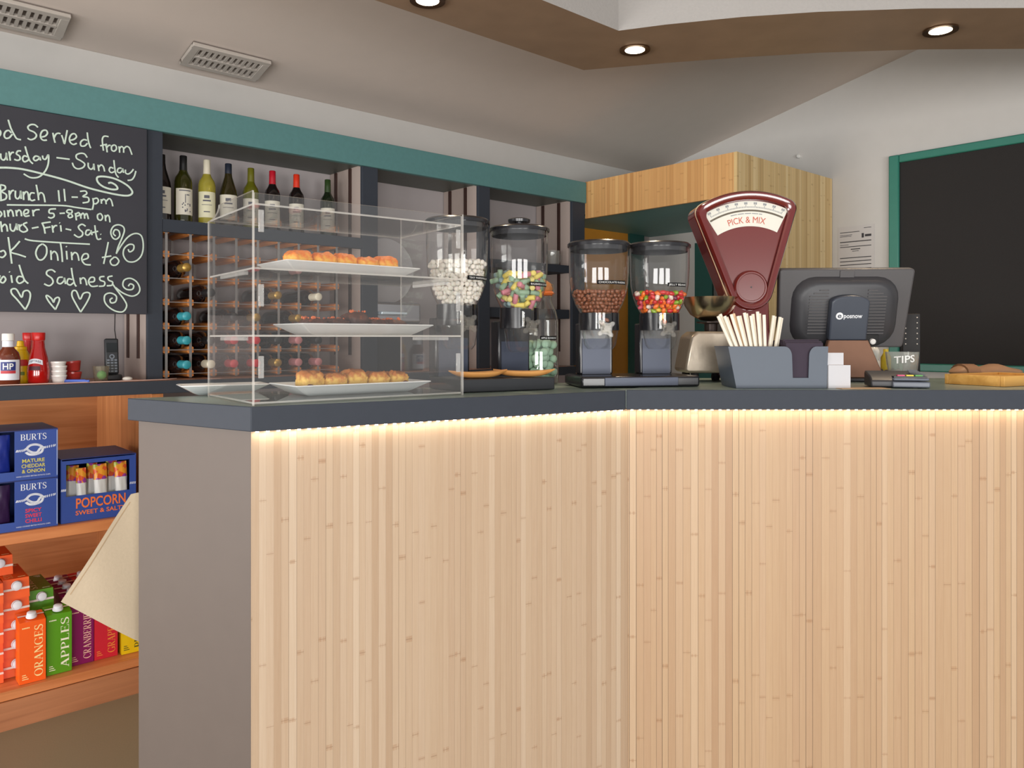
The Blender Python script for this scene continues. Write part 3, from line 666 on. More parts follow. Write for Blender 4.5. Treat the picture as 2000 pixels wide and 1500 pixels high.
for z in shelf_z[1:3]:
    for x in (t_+0.0005, CLn-t_-0.0085):
        m = MB(); m.box(x, x+0.008, 0.06, 0.22, z-0.008, z-0.0005); m.build('shelf_support', HG, dc)

# white oblong plates
CER = mat('white_glaze', (236, 238, 240), 0.12, var=0.01, coat=0.3)
def rr(w, d, z, r=0.006, n=3):
    P = []
    for cx, cy, a0 in ((w/2-r, d/2-r, 0), (-w/2+r, d/2-r, 90), (-w/2+r, -d/2+r, 180), (w/2-r, -d/2+r, 270)):
        for i in range(n+1):
            a = math.radians(a0+90*i/n); P.append(Vector((cx+r*math.cos(a), cy+r*math.sin(a), z)))
    return P
def plate(name, label, loc, rz, w=0.345, d=0.165, group=None):
    m = MB()
    m.loops([rr(w-.085, d-.07, 0.0), rr(w-.06, d-.055, 0.006), rr(w-.03, d-.028, 0.015), rr(w, d, 0.0235), rr(w-.003, d-.003, 0.0255), rr(w-.035, d-.034, 0.021), rr(w-.075, d-.062, 0.008)])
    o = m.build(name, CER, None, loc, rz, smooth=True, ang=50); tag(o, label, 'plate', group); return o
def cl(x, y, z): p = lp(x, y, C0, CA); return Vector((p.x, p.y, ZT+z+0.0005))
pl = []
for x, y, z, a, lab in ((0.262, 0.150, shelf_z[2]+t_+0.0005, 3, 'white oblong plate on the top tier of the cake case'),
                        (0.300, 0.152, shelf_z[1]+t_+0.0005, 2, 'white oblong plate of dark brownies on the middle tier'),
                        (0.286, 0.142, shelf_z[0]+t_+0.0005, 1, 'white oblong plate on the bottom tier, front one')):
    pl.append((x, y, z, CA+math.radians(a))); plate('serving_plate', lab, cl(x, y, z), CA+math.radians(a), group='white plates in the cake case')
q = at(440, 1.86); plate('serving_plate', 'white oblong plate sticking out behind the left end of the cake case', (q.x-0.012, q.y+0.018, ZT+0.001), math.radians(30), 0.20, 0.10, 'white plates in the cake case')

def lump(w, d, h, seed, amp=0.006, sub=10, rnd=0.35):
    """uneven baked lump: rounded box with noise"""
    m = MB(); rings = []
    n = 44; lv = 16
    for k in range(lv+1):
        u = k/lv; hz = h*u
        sh_ = (1-max(0, (u-0.62)/0.38)**2.6*0.45)*(0.93+0.07*min(1, u*4))
        rg = []
        for i in range(n):
            a = 2*PI*i/n; cx, sy = math.cos(a), math.sin(a); e = 0.42
            px = math.copysign(abs(cx)**e, cx)*w/2*sh_; py = math.copysign(abs(sy)**e, sy)*d/2*sh_
            nz = noise.noise(Vector((px*85+seed*7.1, py*85, hz*85)))
            nn = noise.noise(Vector((px*240+seed*3.3, py*240, hz*240)))
            g = 1+(nz*amp*0.45+nn*amp*0.35)/(w/2)
            rg.append(Vector((px*g, py*g, max(0, hz+((nz*0.9+nn*0.55)*amp*min(1, u*1.6))))))
        rings.append(rg)
    m.loops(rings); return m
def baked(name, c_side, c_top, spots=None):
    if name in _M: return _M[name]
    mm, nt, b = nt_new(name); tc = N(nt, 'ShaderNodeTexCoord'); sp = N(nt, 'ShaderNodeSeparateXYZ'); L(nt, tc.outputs['Generated'], sp.inputs[0])
    no = N(nt, 'ShaderNodeTexNoise'); no.inputs['Scale'].default_value = 90; no.inputs['Detail'].default_value = 5; L(nt, tc.outputs['Object'], no.inputs['Vector'])
    k = mth(nt, 'ADD', sp.outputs['Z'], mth(nt, 'MULTIPLY', mth(nt, 'SUBTRACT', no.outputs['Fac'], 0.5), 1.1))
    r = N(nt, 'ShaderNodeValToRGB'); r.color_ramp.elements[0].position = 0.42; r.color_ramp.elements[0].color = C(*c_side); r.color_ramp.elements[1].position = 0.8; r.color_ramp.elements[1].color = C(*c_top)
    L(nt, k, r.inputs[0]); col = r.outputs[0]
    if spots:
        vo = N(nt, 'ShaderNodeTexVoronoi'); vo.inputs['Scale'].default_value = 70; L(nt, tc.outputs['Object'], vo.inputs['Vector'])
        col = mixc(nt, mth(nt, 'LESS_THAN', vo.outputs['Distance'], 0.22), col, C(*spots))
    L(nt, col, b.inputs['Base Color']); b.inputs['Roughness'].default_value = 0.6
    bp = N(nt, 'ShaderNodeBump'); bp.inputs['Strength'].default_value = 0.7; bp.inputs['Distance'].default_value = 0.003; L(nt, no.outputs['Fac'], bp.inputs['Height']); L(nt, bp.outputs[0], b.inputs['Normal'])
    _M[name] = mm; return mm
CHZ = baked('cheese_crust', (236, 178, 70), (224, 118, 34)); SCN = baked('scone_crust', (226, 186, 92), (186, 112, 48)); BRW = baked('brownie_crumb', (58, 34, 28), (88, 48, 34), (120, 60, 34))
px_, py_, pz_, pa_ = pl[0]; o_ = lp(px_, py_, C0, CA)
ords = ('leftmost', 'second from left', 'middle', 'second from right', 'rightmost')
for i in range(5):
    q = lp(-0.112+0.056*i, 0.004*((-1)**i)-0.012, o_, pa_)
    o = lump(0.0545, 0.058, 0.040+0.006*(i % 2 == 0)+0.004*(i == 1), i+1, 0.005).build('cheese_scone', CHZ, None, (q.x, q.y, ZT+pz_+0.0085), pa_+RN.uniform(-.15, .15), smooth=True, ang=80)
    tag(o, 'golden cheese topped bake on the top tier plate, %s of the five' % ords[i], 'pastry', 'cheese bakes on the top tier')
px_, py_, pz_, pa_ = pl[2]; o_ = lp(px_, py_, C0, CA)
SCR = baked('scone_crust_red', (220, 176, 84), (180, 96, 46))
for i in range(5):
    q = lp(-0.110+0.055*i, 0.004*((-1)**i)-0.014, o_, pa_); rz = pa_+RN.uniform(-.2, .2)
    o = lump(0.053, 0.055, 0.040+0.006*(i in (0, 2)), i+21, 0.006).build('fruit_scone', SCN, None, (q.x, q.y, ZT+pz_+0.0085), rz, smooth=True, ang=80)
    tag(o, 'crumbly fruit scone on the bottom tier plate, %s of the five' % ords[i], 'scone', 'scones on the bottom tier')
    if i in (0, 4):
        m = MB(); m.sphere((0.012*(1 if i else -1), -0.027, 0.012), 0.006, 10, 6, sx=1.6); m.build('jam_blob', mat('dark_jam', (96, 26, 26), 0.2), o, smooth=True)
px_, py_, pz_, pa_ = pl[1]; o_ = lp(px_, py_, C0, CA)
NUT = mat('toffee_nut', (206, 104, 58), 0.4, var=0.3, scale=300)
for i in range(5):
    q = lp(-0.108+0.053*i, 0.003*((-1)**i), o_, pa_)
    tall = 0.030+(0.016 if i == 2 else 0)
    o = lump(0.052, 0.07, tall, i+41, 0.003).build('brownie', BRW, None, (q.x, q.y, ZT+pz_+0.0085), pa_+RN.uniform(-.1, .1), smooth=True, ang=80)
    tag(o, 'dark brownie with toffee pieces on the middle tier plate, %s of the five' % ords[i], 'brownie', 'brownies on the middle tier')
    m = MB()
    for k in range(16):
        m.sphere((RN.uniform(-.017, .017), RN.uniform(-.025, .025), tall*1.0+RN.uniform(0, .003)), RN.uniform(.002, .0042), 6, 4)
    m.build('toffee_topping', NUT, o)

# ================================================================ SWEET DISPENSERS
HOP = pane('hopper_plastic', (0.98, 0.983, 0.985), milk=0.012, gloss=1.6); BLK = mat('black_gloss_plastic', (34, 34, 38), 0.22, var=0.03); BLM = mat('black_satin_plastic', (40, 42, 46), 0.4)
STL = mat('brushed_front', (64, 70, 86), 0.38, metal=0.25, scale=12, var=0.08); KNB = pane('clear_knob_plastic', (0.84, 0.82, 0.78), milk=0.06, gloss=0.6, rough=0.12)
LBL = mat('embossing_tape', (18, 18, 20), 0.7, spec=0.15); LBW = mat('embossed_white', (232, 232, 230), 0.6, var=0.0)
def knob_mesh(m, y):
    n = 64; A = []
    for k in range(n):
        a = 2*PI*k/n; r = 0.017+0.0125*max(0, math.cos(4*(a-PI/4)))**0.7
        A.append((r*math.cos(a), r*math.sin(a)))
    rot = Matrix.Rotation(PI/2, 4, 'X')
    for sc, y0, y1 in ((1.0, 0, 0.006), (0.55, 0.006, 0.012)):
        m.prism([(a*sc, b*sc) for a, b in A], y0, y1, M=Matrix.Translation((0, y, 0)) @ rot)
def dispenser_head(root, cx, r, zl, zct, zcb, zcup, zbase, text, tz_, ta, knoblid=False, txw=0.10):
    prof = [(r*0.985, zl), (r*0.985, zl-0.06), (r*0.96, zl-(zl-zct)*0.55), (r*0.90, zct+0.055), (r*0.78, zct+0.025), (r*0.62, zct)]
    R_at = lambda z: next((b[0]+(a[0]-b[0])*(z-b[1])/(a[1]-b[1]) for a, b in zip(prof, prof[1:]) if b[1] <= z <= a[1]), prof[-1][0])
    m = MB(); m.lathe(list(reversed(prof)), 48, (cx, 0, 0), cap0=False, cap1=False); hp = m.build('hopper', HOP, root, smooth=True, ang=60)
    m = MB(); m.lathe([(r*0.93, zl-0.012), (r*0.93, zl), (r*1.03, zl), (r*1.03, zl+0.008), (r*0.96, zl+0.013), (r*0.5, zl+0.018), (r*0.3, zl+0.02), (0, zl+0.02)], 40, (cx, 0, 0), cap0=False, cap1=False); lid = m.build('lid', BLK, root, smooth=True, ang=40)
    if knoblid:
        m = MB(); m.lathe([(0.012, zl+0.019), (0.012, zl+0.026), (0.03, zl+0.027), (0.031, zl+0.034), (0.026, zl+0.037), (0, zl+0.037)], 28, (cx, 0, 0), cap0=False, cap1=False); m.build('lid_knob', BLK, lid, smooth=True, ang=40)
    rc = r*0.66; g = math.radians(26)
    m = MB(); m.lathe([(rc, zcb), (rc, zct), (rc-0.006, zct), (rc-0.006, zcb)], 40, (cx, 0, 0), a0=-PI/2+g, a1=1.5*PI-g, cap0=False, cap1=False); m.build('collar', BLK, root, smooth=True, ang=40)
    m = MB(); m.lathe([(rc-0.002, zcb+0.004), (rc-0.002, zct)], 10, (cx, 0, 0), a0=-PI/2-g, a1=-PI/2+g); m.build('chute_window', HOP, root, smooth=True)
    m = MB(); m.lathe([(0, zcb+0.001), (rc-0.008, zcb+0.001), (rc-0.008, zcb+0.006), (0, zcb+0.006)], 24, (cx, 0, 0), cap0=False, cap1=False); m.build('paddle_floor', BLM, root)
    m = MB(); m.lathe([(rc*0.62, zcup), (rc*0.78, zcup+0.012), (rc*0.9, zcb-0.001)], 30, (cx, -0.012, 0), cap0=False, cap1=False); m.build('spout_cup', HOP, root, smooth=True)
    m = MB(); knob_mesh(m, 0); k = m.build('turn_knob', KNB, root, bevel=0.0012); k.location = (cx, -rc-0.012, zcb+0.004); k.rotation_euler = (0, RN.uniform(-.3, .3), 0)
    m = MB(); m.tube([(cx, -rc-0.011, zcb+0.004), (cx, -rc+0.012, zcb+0.004)], 0.005); m.build('knob_spindle', BLM, root)
    # column behind the spout
    m = MB(); m.box(cx-0.05, cx+0.05, 0.028, 0.075, zbase+0.0005, zcb+0.02); col = m.build('column', BLK, root, bevel=0.004)
    m = MB(); m.box(cx-0.042, cx+0.042, 0.0235, 0.0275, zbase+0.001, zcup+0.03); m.build('column_front', STL, col)
    # label tape following the hopper
    th0 = -PI/2+ta; fn = lambda x, y, o=0.0008: Vector((cx+(R_at(tz_)+o)*math.cos(th0+x/r), (R_at(tz_)+o)*math.sin(th0+x/r), tz_+y))
    m = MB(); n = 14
    rings = [[fn(-txw/2+txw*i/n, y) for i in range(n+1)] for y in (-0.0055, 0.0055)]
    m.loops(rings, closed=False); lb = m.build('label_tape', LBL, root, smooth=True)
    m = MB(); put_text(m, text, txw*0.9, 0.0055, lambda x, y: fn(x, y-0.00275, 0.0014)); m.build('lettering', LBW, lb)
    return R_at
# right hand pair
PRn = at(1229, 2.235); ra = math.radians(10)
dr_ = thing('sweet_dispenser', 'twin black sweet dispenser holding chocolate raisins and jelly beans', 'dispenser', (PRn.x, PRn.y, ZT+0.002), ra)
hs = 0.0905
def dz(py, Y): return CH+(HZ-py)/F*Y-ZT-0.002
m = MB(); m.box(-0.17, 0.17, -0.105, 0.085, 0.0, 0.030); bs = m.build('base', BLK, dr_, bevel=0.006)
m = MB(); m.box(-0.105, 0.105, -0.1085, -0.1052, 0.004, 0.027); m.build('front_plate', STL, bs, bevel=0.001)
ZL_R = dz(484, 2.235); ZC_R = dz(612, 2.235)
Rr = 0.087
RAT1 = dispenser_head(dr_, -hs, Rr, ZL_R, ZC_R, dz(645, 2.2), dz(682, 2.2), 0.030, 'CHOCOLATE RAISINS', dz(552, 2.16), 0.22, txw=0.098)
RAT2 = dispenser_head(dr_, hs, Rr, ZL_R, ZC_R, dz(645, 2.2), dz(682, 2.2), 0.030, 'JELLY BEANS', dz(555, 2.16), 0.32, txw=0.07)
# left hand pair, knobbed lids
la = math.radians(28.7); lf = math.radians(27)
cA = at(893, 2.055); cB = at(1014, 2.145); cm = (cA+cB)/2; hl = (cB-cA).length/2; la = math.atan2(cB.y-cA.y, cB.x-cA.x)
dl_ = thing('sweet_dispenser', 'twin black sweet dispenser holding white marshmallows and pastel candy sticks', 'dispenser', (cm.x, cm.y, ZT+0.001), la)
m = MB(); m.box(-hl-0.045, hl+0.038, -0.125, 0.085, 0.0, 0.033); m.build('base', BLM, dl_, bevel=0.003)
RAT3 = dispenser_head(dl_, -hl, 0.083, dz(436, 2.04), dz(594, 2.04), dz(634, 2.0), dz(682, 2.0), 0.033, 'TINY MARSHMALLOWS', dz(540, 1.97), 0.52, txw=0.1)
RAT4 = dispenser_head(dl_, hl, 0.081, dz(452, 2.135), dz(601, 2.135), dz(640, 2.1), dz(688, 2.1), 0.033, 'RHUBARB & CUSTARD', dz(553, 2.07), 0.42, True, txw=0.09)

# ---------------------------------------------------------------- sweets: every one an object
def pack(Rf, z0, z1, d, layers=1.9, hz=None):
    out = []; dzz = d*0.82; k = 0; z = z0
    while z < z1:
        ox = RN.uniform(-.5, .5)*d; oy = RN.uniform(-.5, .5)*d; ca, sa_ = math.cos(k*1.9), math.sin(k*1.9)
        nmax = int(0.12/d)+2
        for i in range(-nmax, nmax+1):
            for j in range(-nmax, nmax+1):
                x0_ = i*d+ox+(j % 2)*d*0.5; y0_ = j*d*0.866+oy; x = x0_*ca-y0_*sa_; y = x0_*sa_+y0_*ca
                r = math.hypot(x, y); R_ = Rf(z)-d*0.56
                if r > R_: continue
                top = z > z1-d*1.1+RN.uniform(-.3,.3)*d
                if r < R_-d*layers and not top: continue
                if y > 0.35*R_ and not top: continue
                jt = d*0.16
                out.append(Vector((x+RN.uniform(-jt, jt), y+RN.uniform(-jt, jt), z+RN.uniform(-jt, jt))))
        z += dzz; k += 1
    return out
def scatter(meshes, pts, root, cx, fn_label, cat, group, name):
    Mw = Matrix.Translation(root.location) @ Matrix.Rotation(root.rotation_euler[2], 4, 'Z')
    for p in pts:
        k = RN.randrange(len(meshes)); me, lab = meshes[k]
        o = bpy.data.objects.new(name, me); COL.objects.link(o)
        o.location = Mw @ Vector((p.x+cx, p.y, p.z)); o.rotation_euler = (RN.uniform(0, 6), RN.uniform(0, 6), RN.uniform(0, 6))
        tag(o, lab, cat, group+(', '+lab.split(' ')[0] if len(meshes) > 1 else ''))
def mesh_only(mb, name, mt):
    o = mb.build(name, mt, smooth=True, ang=50); me = o.data; bpy.data.objects.remove(o); return me
m = MB(); m.sphere((0, 0, 0), 0.0062, 10, 7, sz=1.25, sy=0.92); ME_CH = mesh_only(m, 'chocolate_raisin', mat('milk_chocolate', (136, 80, 52), 0.28, var=0.2, scale=40, coat=0.3))
pts = pack(RAT1, ZC_R+0.006, ZC_R+0.066, 0.0128)
pts += [Vector((RN.uniform(-.012, .012), -0.043+RN.uniform(-.004, .004), ZC_R-0.010-0.0105*i)) for i in range(3)]
scatter([(ME_CH, 'glossy brown chocolate raisin in the hopper labelled chocolate raisins')], pts, dr_, -hs, None, 'sweet', 'chocolate raisins in the hopper', 'chocolate_raisin')
JB = []
for nm, c in (('orange', (242, 116, 30)), ('red', (206, 30, 34)), ('green', (136, 170, 40)), ('yellow', (238, 196, 60)), ('pink', (226, 90, 110)), ('purple', (120, 36, 70)), ('white', (236, 214, 200))):
    m = MB(); m.sphere((0, 0, 0), 0.0066, 12, 8, sz=1.5); JB.append((mesh_only(m, 'jelly_bean', mat('jelly_'+nm, c, 0.15, var=0.04, coat=0.5)), '%s jelly bean among the mixed beans in the right hand hopper' % nm))
JB = [JB[0]]*4+[JB[1]]*4+[JB[2]]*2+JB[3:6]+[JB[0]]+[JB[6]]
pts = pack(RAT2, ZC_R+0.007, ZC_R+0.066, 0.0150)
pts += [Vector((RN.uniform(-.012, .012), -0.043, ZC_R-0.012-0.013*i)) for i in range(2)]
scatter(JB, pts, dr_, hs, None, 'sweet', 'jelly beans in the hopper', 'jelly_bean')
m = MB(); m.lathe([(0, -0.0062), (0.0045, -0.0062), (0.0062, -0.0045), (0.0062, 0.0045), (0.0045, 0.0062), (0, 0.0062)], 10, cap0=False, cap1=False); ME_MM = mesh_only(m, 'marshmallow', mat('marshmallow_white', (238, 232, 222), 0.8, var=0.04, sss=0.3))
z0 = dz(594, 2.04); pts = pack(RAT3, z0+0.007, z0+0.118, 0.0138, 1.6)
scatter([(ME_MM, 'small white marshmallow in the leftmost hopper behind the cake case')], pts, dl_, -hl, None, 'sweet', 'marshmallows in the leftmost hopper', 'marshmallow')
ST = []
for nm, c in (('yellow', (224, 204, 104)), ('pink', (202, 128, 140)), ('green', (144, 172, 146)), ('blue', (140, 162, 164)), ('lemon', (228, 214, 134))):
    m = MB(); m.lathe([(0, -0.0135), (0.0062, -0.0135), (0.0072, -0.0125), (0.0072, 0.0125), (0.0062, 0.0135), (0, 0.0135)], 12, cap0=False, cap1=False); ST.append((mesh_only(m, 'candy_stick', mat('candy_'+nm, c, 0.55, var=0.08, scale=120)), '%s chalky candy stick in the hopper with the knobbed lid' % nm))
z0 = dz(601, 2.135); pts = pack(RAT4, z0+0.009, z0+0.090, 0.0195, 1.5)
scatter(ST, pts, dl_, hl, None, 'sweet', 'candy sticks in the hopper', 'candy_stick')

# bamboo-leaf boats on the base of the left pair
LEAF = wood('palm_leaf', (190, 128, 66), (222, 164, 96), 'X', 0.5)
def boat(px, Y, rz, label):
    p = at(px, Y); ln, wd, h = 0.165, 0.055, 0.021
    m = MB(); n = 16; rings = []
    def sect(u):
        w_ = max(0.0004, wd/2*(1-abs(u)**2.4)); zt = h*(0.72+0.28*abs(u)**2); zb = h*0.9*abs(u)**3
        out = [Vector((u*ln/2, w_*math.cos(a), zb+(zt-zb)*(1-math.sin(a))*1.0)) for a in [PI*i/10 for i in range(11)]]
        inn = [Vector((u*ln/2, (w_*0.94)*math.cos(a), zb+0.0015+(zt-zb-0.0012)*(1-math.sin(a)))) for a in [PI*i/10 for i in reversed(range(11))]]
        return out+inn
    m.loops([sect(-0.985+1.97*i/n) for i in range(n+1)]); o = m.build('leaf_boat', LEAF, None, (p.x, p.y, ZT+0.0345), rz, smooth=True, ang=50); tag(o, label, 'tray', 'leaf boats on the dispenser base')
bo = lp(-0.074, -0.086, Vector((cm.x, cm.y)), la); boat(1000+F*bo.x/bo.y, bo.y, la-0.05, 'shallow palm leaf boat tray half behind the cake case')
bo = lp(0.058, -0.090, Vector((cm.x, cm.y)), la); boat(1000+F*bo.x/bo.y, bo.y, la-0.45, 'shallow palm leaf boat tray in front of the bonbon jar')

# ================================================================ BONBON JAR
jc = at(1047, 2.315)
jr = thing('sweet_jar', 'tall clip top glass jar of pale green bonbons behind the dispensers', 'jar', (jc.x, jc.y, ZT+0.001), face_cam(jc))
GLS = pane('jar_glass', (0.93, 0.95, 0.94), milk=0.015, gloss=1.8)
m = MB(); m.lathe([(0.060, 0.0), (0.066, 0.006), (0.067, 0.02), (0.067, 0.185), (0.060, 0.215), (0.048, 0.240), (0.044, 0.262)], 40, cap1=False); m.build('body', GLS, jr, smooth=True, ang=60)
m = MB(); m.lathe([(0.050, 0.2625), (0.055, 0.268), (0.050, 0.274)], 32); m.build('rubber_seal', mat('orange_rubber', (226, 112, 44), 0.5), jr, smooth=True)
m = MB(); m.lathe([(0.048, 0.2745), (0.05, 0.282), (0.045, 0.297), (0.03, 0.308), (0, 0.310)], 32, cap1=False); m.build('lid', mat('amber_lid', (196, 128, 74), 0.3, coat=0.4), jr, smooth=True, ang=60)
m = MB()
for s in (-1, 1): m.tube([(s*0.045, -0.03, 0.255), (s*0.052, -0.01, 0.272), (s*0.050, 0.02, 0.296), (0, 0.045, 0.30)], 0.0018, 6)
m.build('wire_clip', mat('steel_wire', (190, 190, 190), 0.25, 1.0), jr, smooth=True)
jf = lambda x, y, o=0.0008: Vector(((0.067+o)*math.cos(-PI/2+0.62+x/0.067), (0.067+o)*math.sin(-PI/2+0.62+x/0.067), 0.136+y))
m = MB(); m.loops([[jf(-0.03+0.06*i/10, y) for i in range(11)] for y in (-0.0055, 0.0055)], closed=False); lb = m.build('label_tape', LBL, jr, smooth=True)
m = MB(); put_text(m, 'APPLE BONBONS', 0.054, 0.0055, lambda x, y: jf(x, y-0.00275, 0.0014)); m.build('lettering', LBW, lb)
m = MB(); m.sphere((0, 0, 0), 0.0125, 14, 9); ME_BB = mesh_only(m, 'bonbon', mat('bonbon_dust', (168, 198, 172), 0.85, var=0.12, scale=160, bump=0.3))
pts = pack(lambda z: 0.0655, 0.016, 0.118, 0.0248, 1.6)
scatter([(ME_BB, 'dusty pale green bonbon inside the tall clip top jar')], pts, jr, 0, None, 'sweet', 'bonbons in the jar', 'bonbon')

# ================================================================ RED SWEET-SHOP SCALE
sp_ = at(1462, 2.43)
scl = thing('shop_scale', 'vintage oxblood red fan shaped shop scale with pick and mix dial', 'scale', (sp_.x, sp_.y, ZT+0.002), 0)
RED = mat('oxblood_enamel', (104, 28, 24), 0.14, var=0.03, coat=0.8); RED2 = mat('oxblood_enamel_face', (108, 34, 29), 0.22, var=0.03, coat=0.4)
bz = CH+(HZ-560)/F*2.38-ZT-0.002; roll = math.radians(3.0)
RT = 0.300; HA = math.radians(34)
def fan(R_, ha, rb, rc=0.03, cx=0, inner=None):
    """rounded fan outline around the boss centre"""
    P = []
    def arc(c, r, a0, a1, n): return [(c[0]+r*math.sin(a0+(a1-a0)*i/n), c[1]+r*math.cos(a0+(a1-a0)*i/n)) for i in range(n+1)]
    am = ha-rc/(R_-rc)*1.0
    cr = ((R_-rc)*math.sin(am), (R_-rc)*math.cos(am))
    # tangent direction from the boss circle to the corner circle
    d = math.atan2(cr[0], cr[1]); dist = math.hypot(*cr); off = math.acos((rb-rc)/dist) if abs(rb-rc) < dist else PI/2
    an = d+off                                   # outward normal angle of the straight side
    P += arc((0, 0), R_, -am, am, 18)
    P += arc(cr, rc, am, an, 8)
    P += arc((0, 0), rb, an, 2*PI-an, 20)
    P += arc((-cr[0], cr[1]), rc, -an, -am, 8)
    return P
Mh = Matrix.Translation((0, 0, bz)) @ Matrix.Rotation(-roll, 4, 'Y') @ Matrix.Rotation(PI/2, 4, 'X')       # outline x,y -> x,z ; extrusion -> -y
m = MB(); o1 = fan(RT, HA, 0.072); m.prism(o1, -0.11, -0.002, M=Mh); head = m.build('head_back', RED, scl, bevel=0.012, seg=4)
m = MB(); m.prism(fan(RT+0.001, HA, 0.073), -0.001, 0.0045, M=Mh); m.build('cream_trim', mat('cream_trim', (214, 196, 160), 0.4), scl, bevel=0.002)
outer_, inner_ = fan(RT-0.001, HA, 0.071), fan(RT-0.028, HA-0.075, 0.050, 0.022)
m = MB()
ra_ = [[Mh @ Vector((x, y, z)) for x, y in pp] for pp, z in ((outer_, 0.005), (outer_, 0.022), (fan(RT-0.006, HA-0.015, 0.066), 0.031), (fan(RT-0.020, HA-0.05, 0.056, 0.024), 0.031), (inner_, 0.026), (inner_, 0.012))]
m.loops(ra_, True, False, True); m.build('bezel', [RED], scl, smooth=True, ang=50)
m = MB(); m.prism(fan(RT-0.029, HA-0.077, 0.049, 0.021), 0.0122, 0.0150, M=Mh); m.build('face_plate', RED2, scl)
m = MB(); m.lathe([(0.052, 0.0152), (0.052, 0.024), (0.047, 0.031), (0.043, 0.031), (0.0415, 0.0285), (0, 0.0285)], 40, M=Mh, cap0=False, cap1=False); boss = m.build('boss', RED2, scl, smooth=True, ang=25)
m = MB(); m.lathe([(0.0025, 0.0287), (0.0025, 0.0297), (0, 0.0297)], 10, M=Mh, cap0=False, cap1=False); m.build('screw', mat('dark_screw', (30, 20, 20), 0.4), boss)
def sector(r0, r1, a, n=24, rnd=0.0):
    P = [(r1*math.sin(-a+2*a*i/n), r1*math.cos(-a+2*a*i/n)) for i in range(n+1)]
    return P+[(r0*math.sin(a-2*a*i/n), r0*math.cos(a-2*a*i/n)) for i in range(n+1)]
m = MB(); m.prism(sector(0.190, 0.2685, math.radians(29)), 0.0152, 0.0162, M=Mh); dial = m.build('dial', mat('dial_enamel', (222, 220, 208), 0.35, var=0.03), scl)
m = MB(); m.prism(sector(0.236, 0.2415, math.radians(28.2)), 0.0164, 0.0170, M=Mh); m.build('pointer_slot', mat('slot_brown', (92, 82, 66), 0.5), dial)
ff = lambda r, a, z=0.0168: Mh @ Vector((r*math.sin(a), r*math.cos(a), z))
m = MB()
for i in range(57):
    a = math.radians(-26+52*i/56); hh = 0.009 if i % 7 == 0 else 0.0045; b = 0.0006
    m.quad(ff(0.247, a-b/0.25), ff(0.247, a+b/0.25), ff(0.247+hh, a+b/0.25), ff(0.247+hh, a-b/0.25))
for i in range(9):
    a0 = math.radians(-26+52*i/8)
    for dx in (-0.0035, 0.0, 0.0035):
        b = 0.0009; a = a0+dx/0.26
        m.quad(ff(0.2575, a-b/0.26), ff(0.2575, a+b/0.26), ff(0.2645, a+b/0.26), ff(0.2645, a-b/0.26))
for i in range(40):
    a = math.radians(-12+24*i/39); b = 0.0009
    if i % 9 == 8: continue
    m.quad(ff(0.2285, a-b/0.23), ff(0.2285, a+b/0.23), ff(0.2305, a+b/0.23), ff(0.2305, a-b/0.23))
m.build('scale_markings', mat('dial_ink', (72, 84, 110), 0.6), dial)
m = MB(); put_text(m, 'PICK & MIX', 0.118, 0.0205, lambda x, y: ff(0.2005+y, x/0.211)); m.build('lettering', mat('red_lettering', (196, 84, 58), 0.5), dial)
# neck and foot, boxy silver housing, pan
m = MB(); m.loops([[Vector((x*w_, y*d_+0.03, z)) for x, y in ((-1, -.8), (-.8, -1), (.8, -1), (1, -.8), (1, .8), (.8, 1), (-.8, 1), (-1, .8))] for z, w_, d_ in ((0.018, .085, .07), (0.09, .075, .062), (0.16, .062, .05), (bz-0.03, .06, .045))]); m.build('pedestal', RED, scl, smooth=True, ang=50)
SIL = mat('hammered_silver', (176, 164, 148), 0.32, metal=0.7, var=0.14, scale=60, bump=0.15)
m = MB(); Mx = Matrix(((1, 0, 0, 0), (0, 0, 1, 0), (0, 1, 0, 0), (0, 0, 0, 1)))
m.prism([(-0.205, 0.028), (-0.215, 0.035), (-0.195, 0.14), (-0.175, 0.155), (-0.062, 0.155), (-0.062, 0.028)], -0.07, 0.09, M=Mx); m.build('platform_housing', SIL, scl, bevel=0.008, seg=3)
for x, y in ((-0.18, -0.05), (-0.18, 0.07), (-0.085, -0.05), (-0.085, 0.07), (0.06, 0.07)):
    m = MB(); m.lathe([(0.012, 0), (0.014, 0.01), (0.012, 0.0275 if x < 0 else 0.0175)], 14, (x, y, 0)); m.build('foot', mat('black_rubber', (30, 30, 32), 0.7), scl)
m = MB(); m.lathe([(0.02, 0.1555), (0.02, 0.178), (0.045, 0.182), (0.045, 0.186), (0, 0.186)], 24, (-0.115, 0.01, 0), cap1=False); m.build('pan_support', mat('dark_metal', (60, 50, 46), 0.4, 0.6), scl)
m = MB(); m.lathe([(0.0, 0.1865), (0.03, 0.190), (0.06, 0.208), (0.078, 0.236), (0.086, 0.262), (0.084, 0.262), (0.074, 0.236), (0.056, 0.211), (0.0, 0.19)], 36, (-0.118, 0.01, 0), cap0=False, cap1=False); m.build('weighing_pan', mat('bronzed_steel', (214, 196, 166), 0.2, metal=1.0), scl, smooth=True, ang=60)

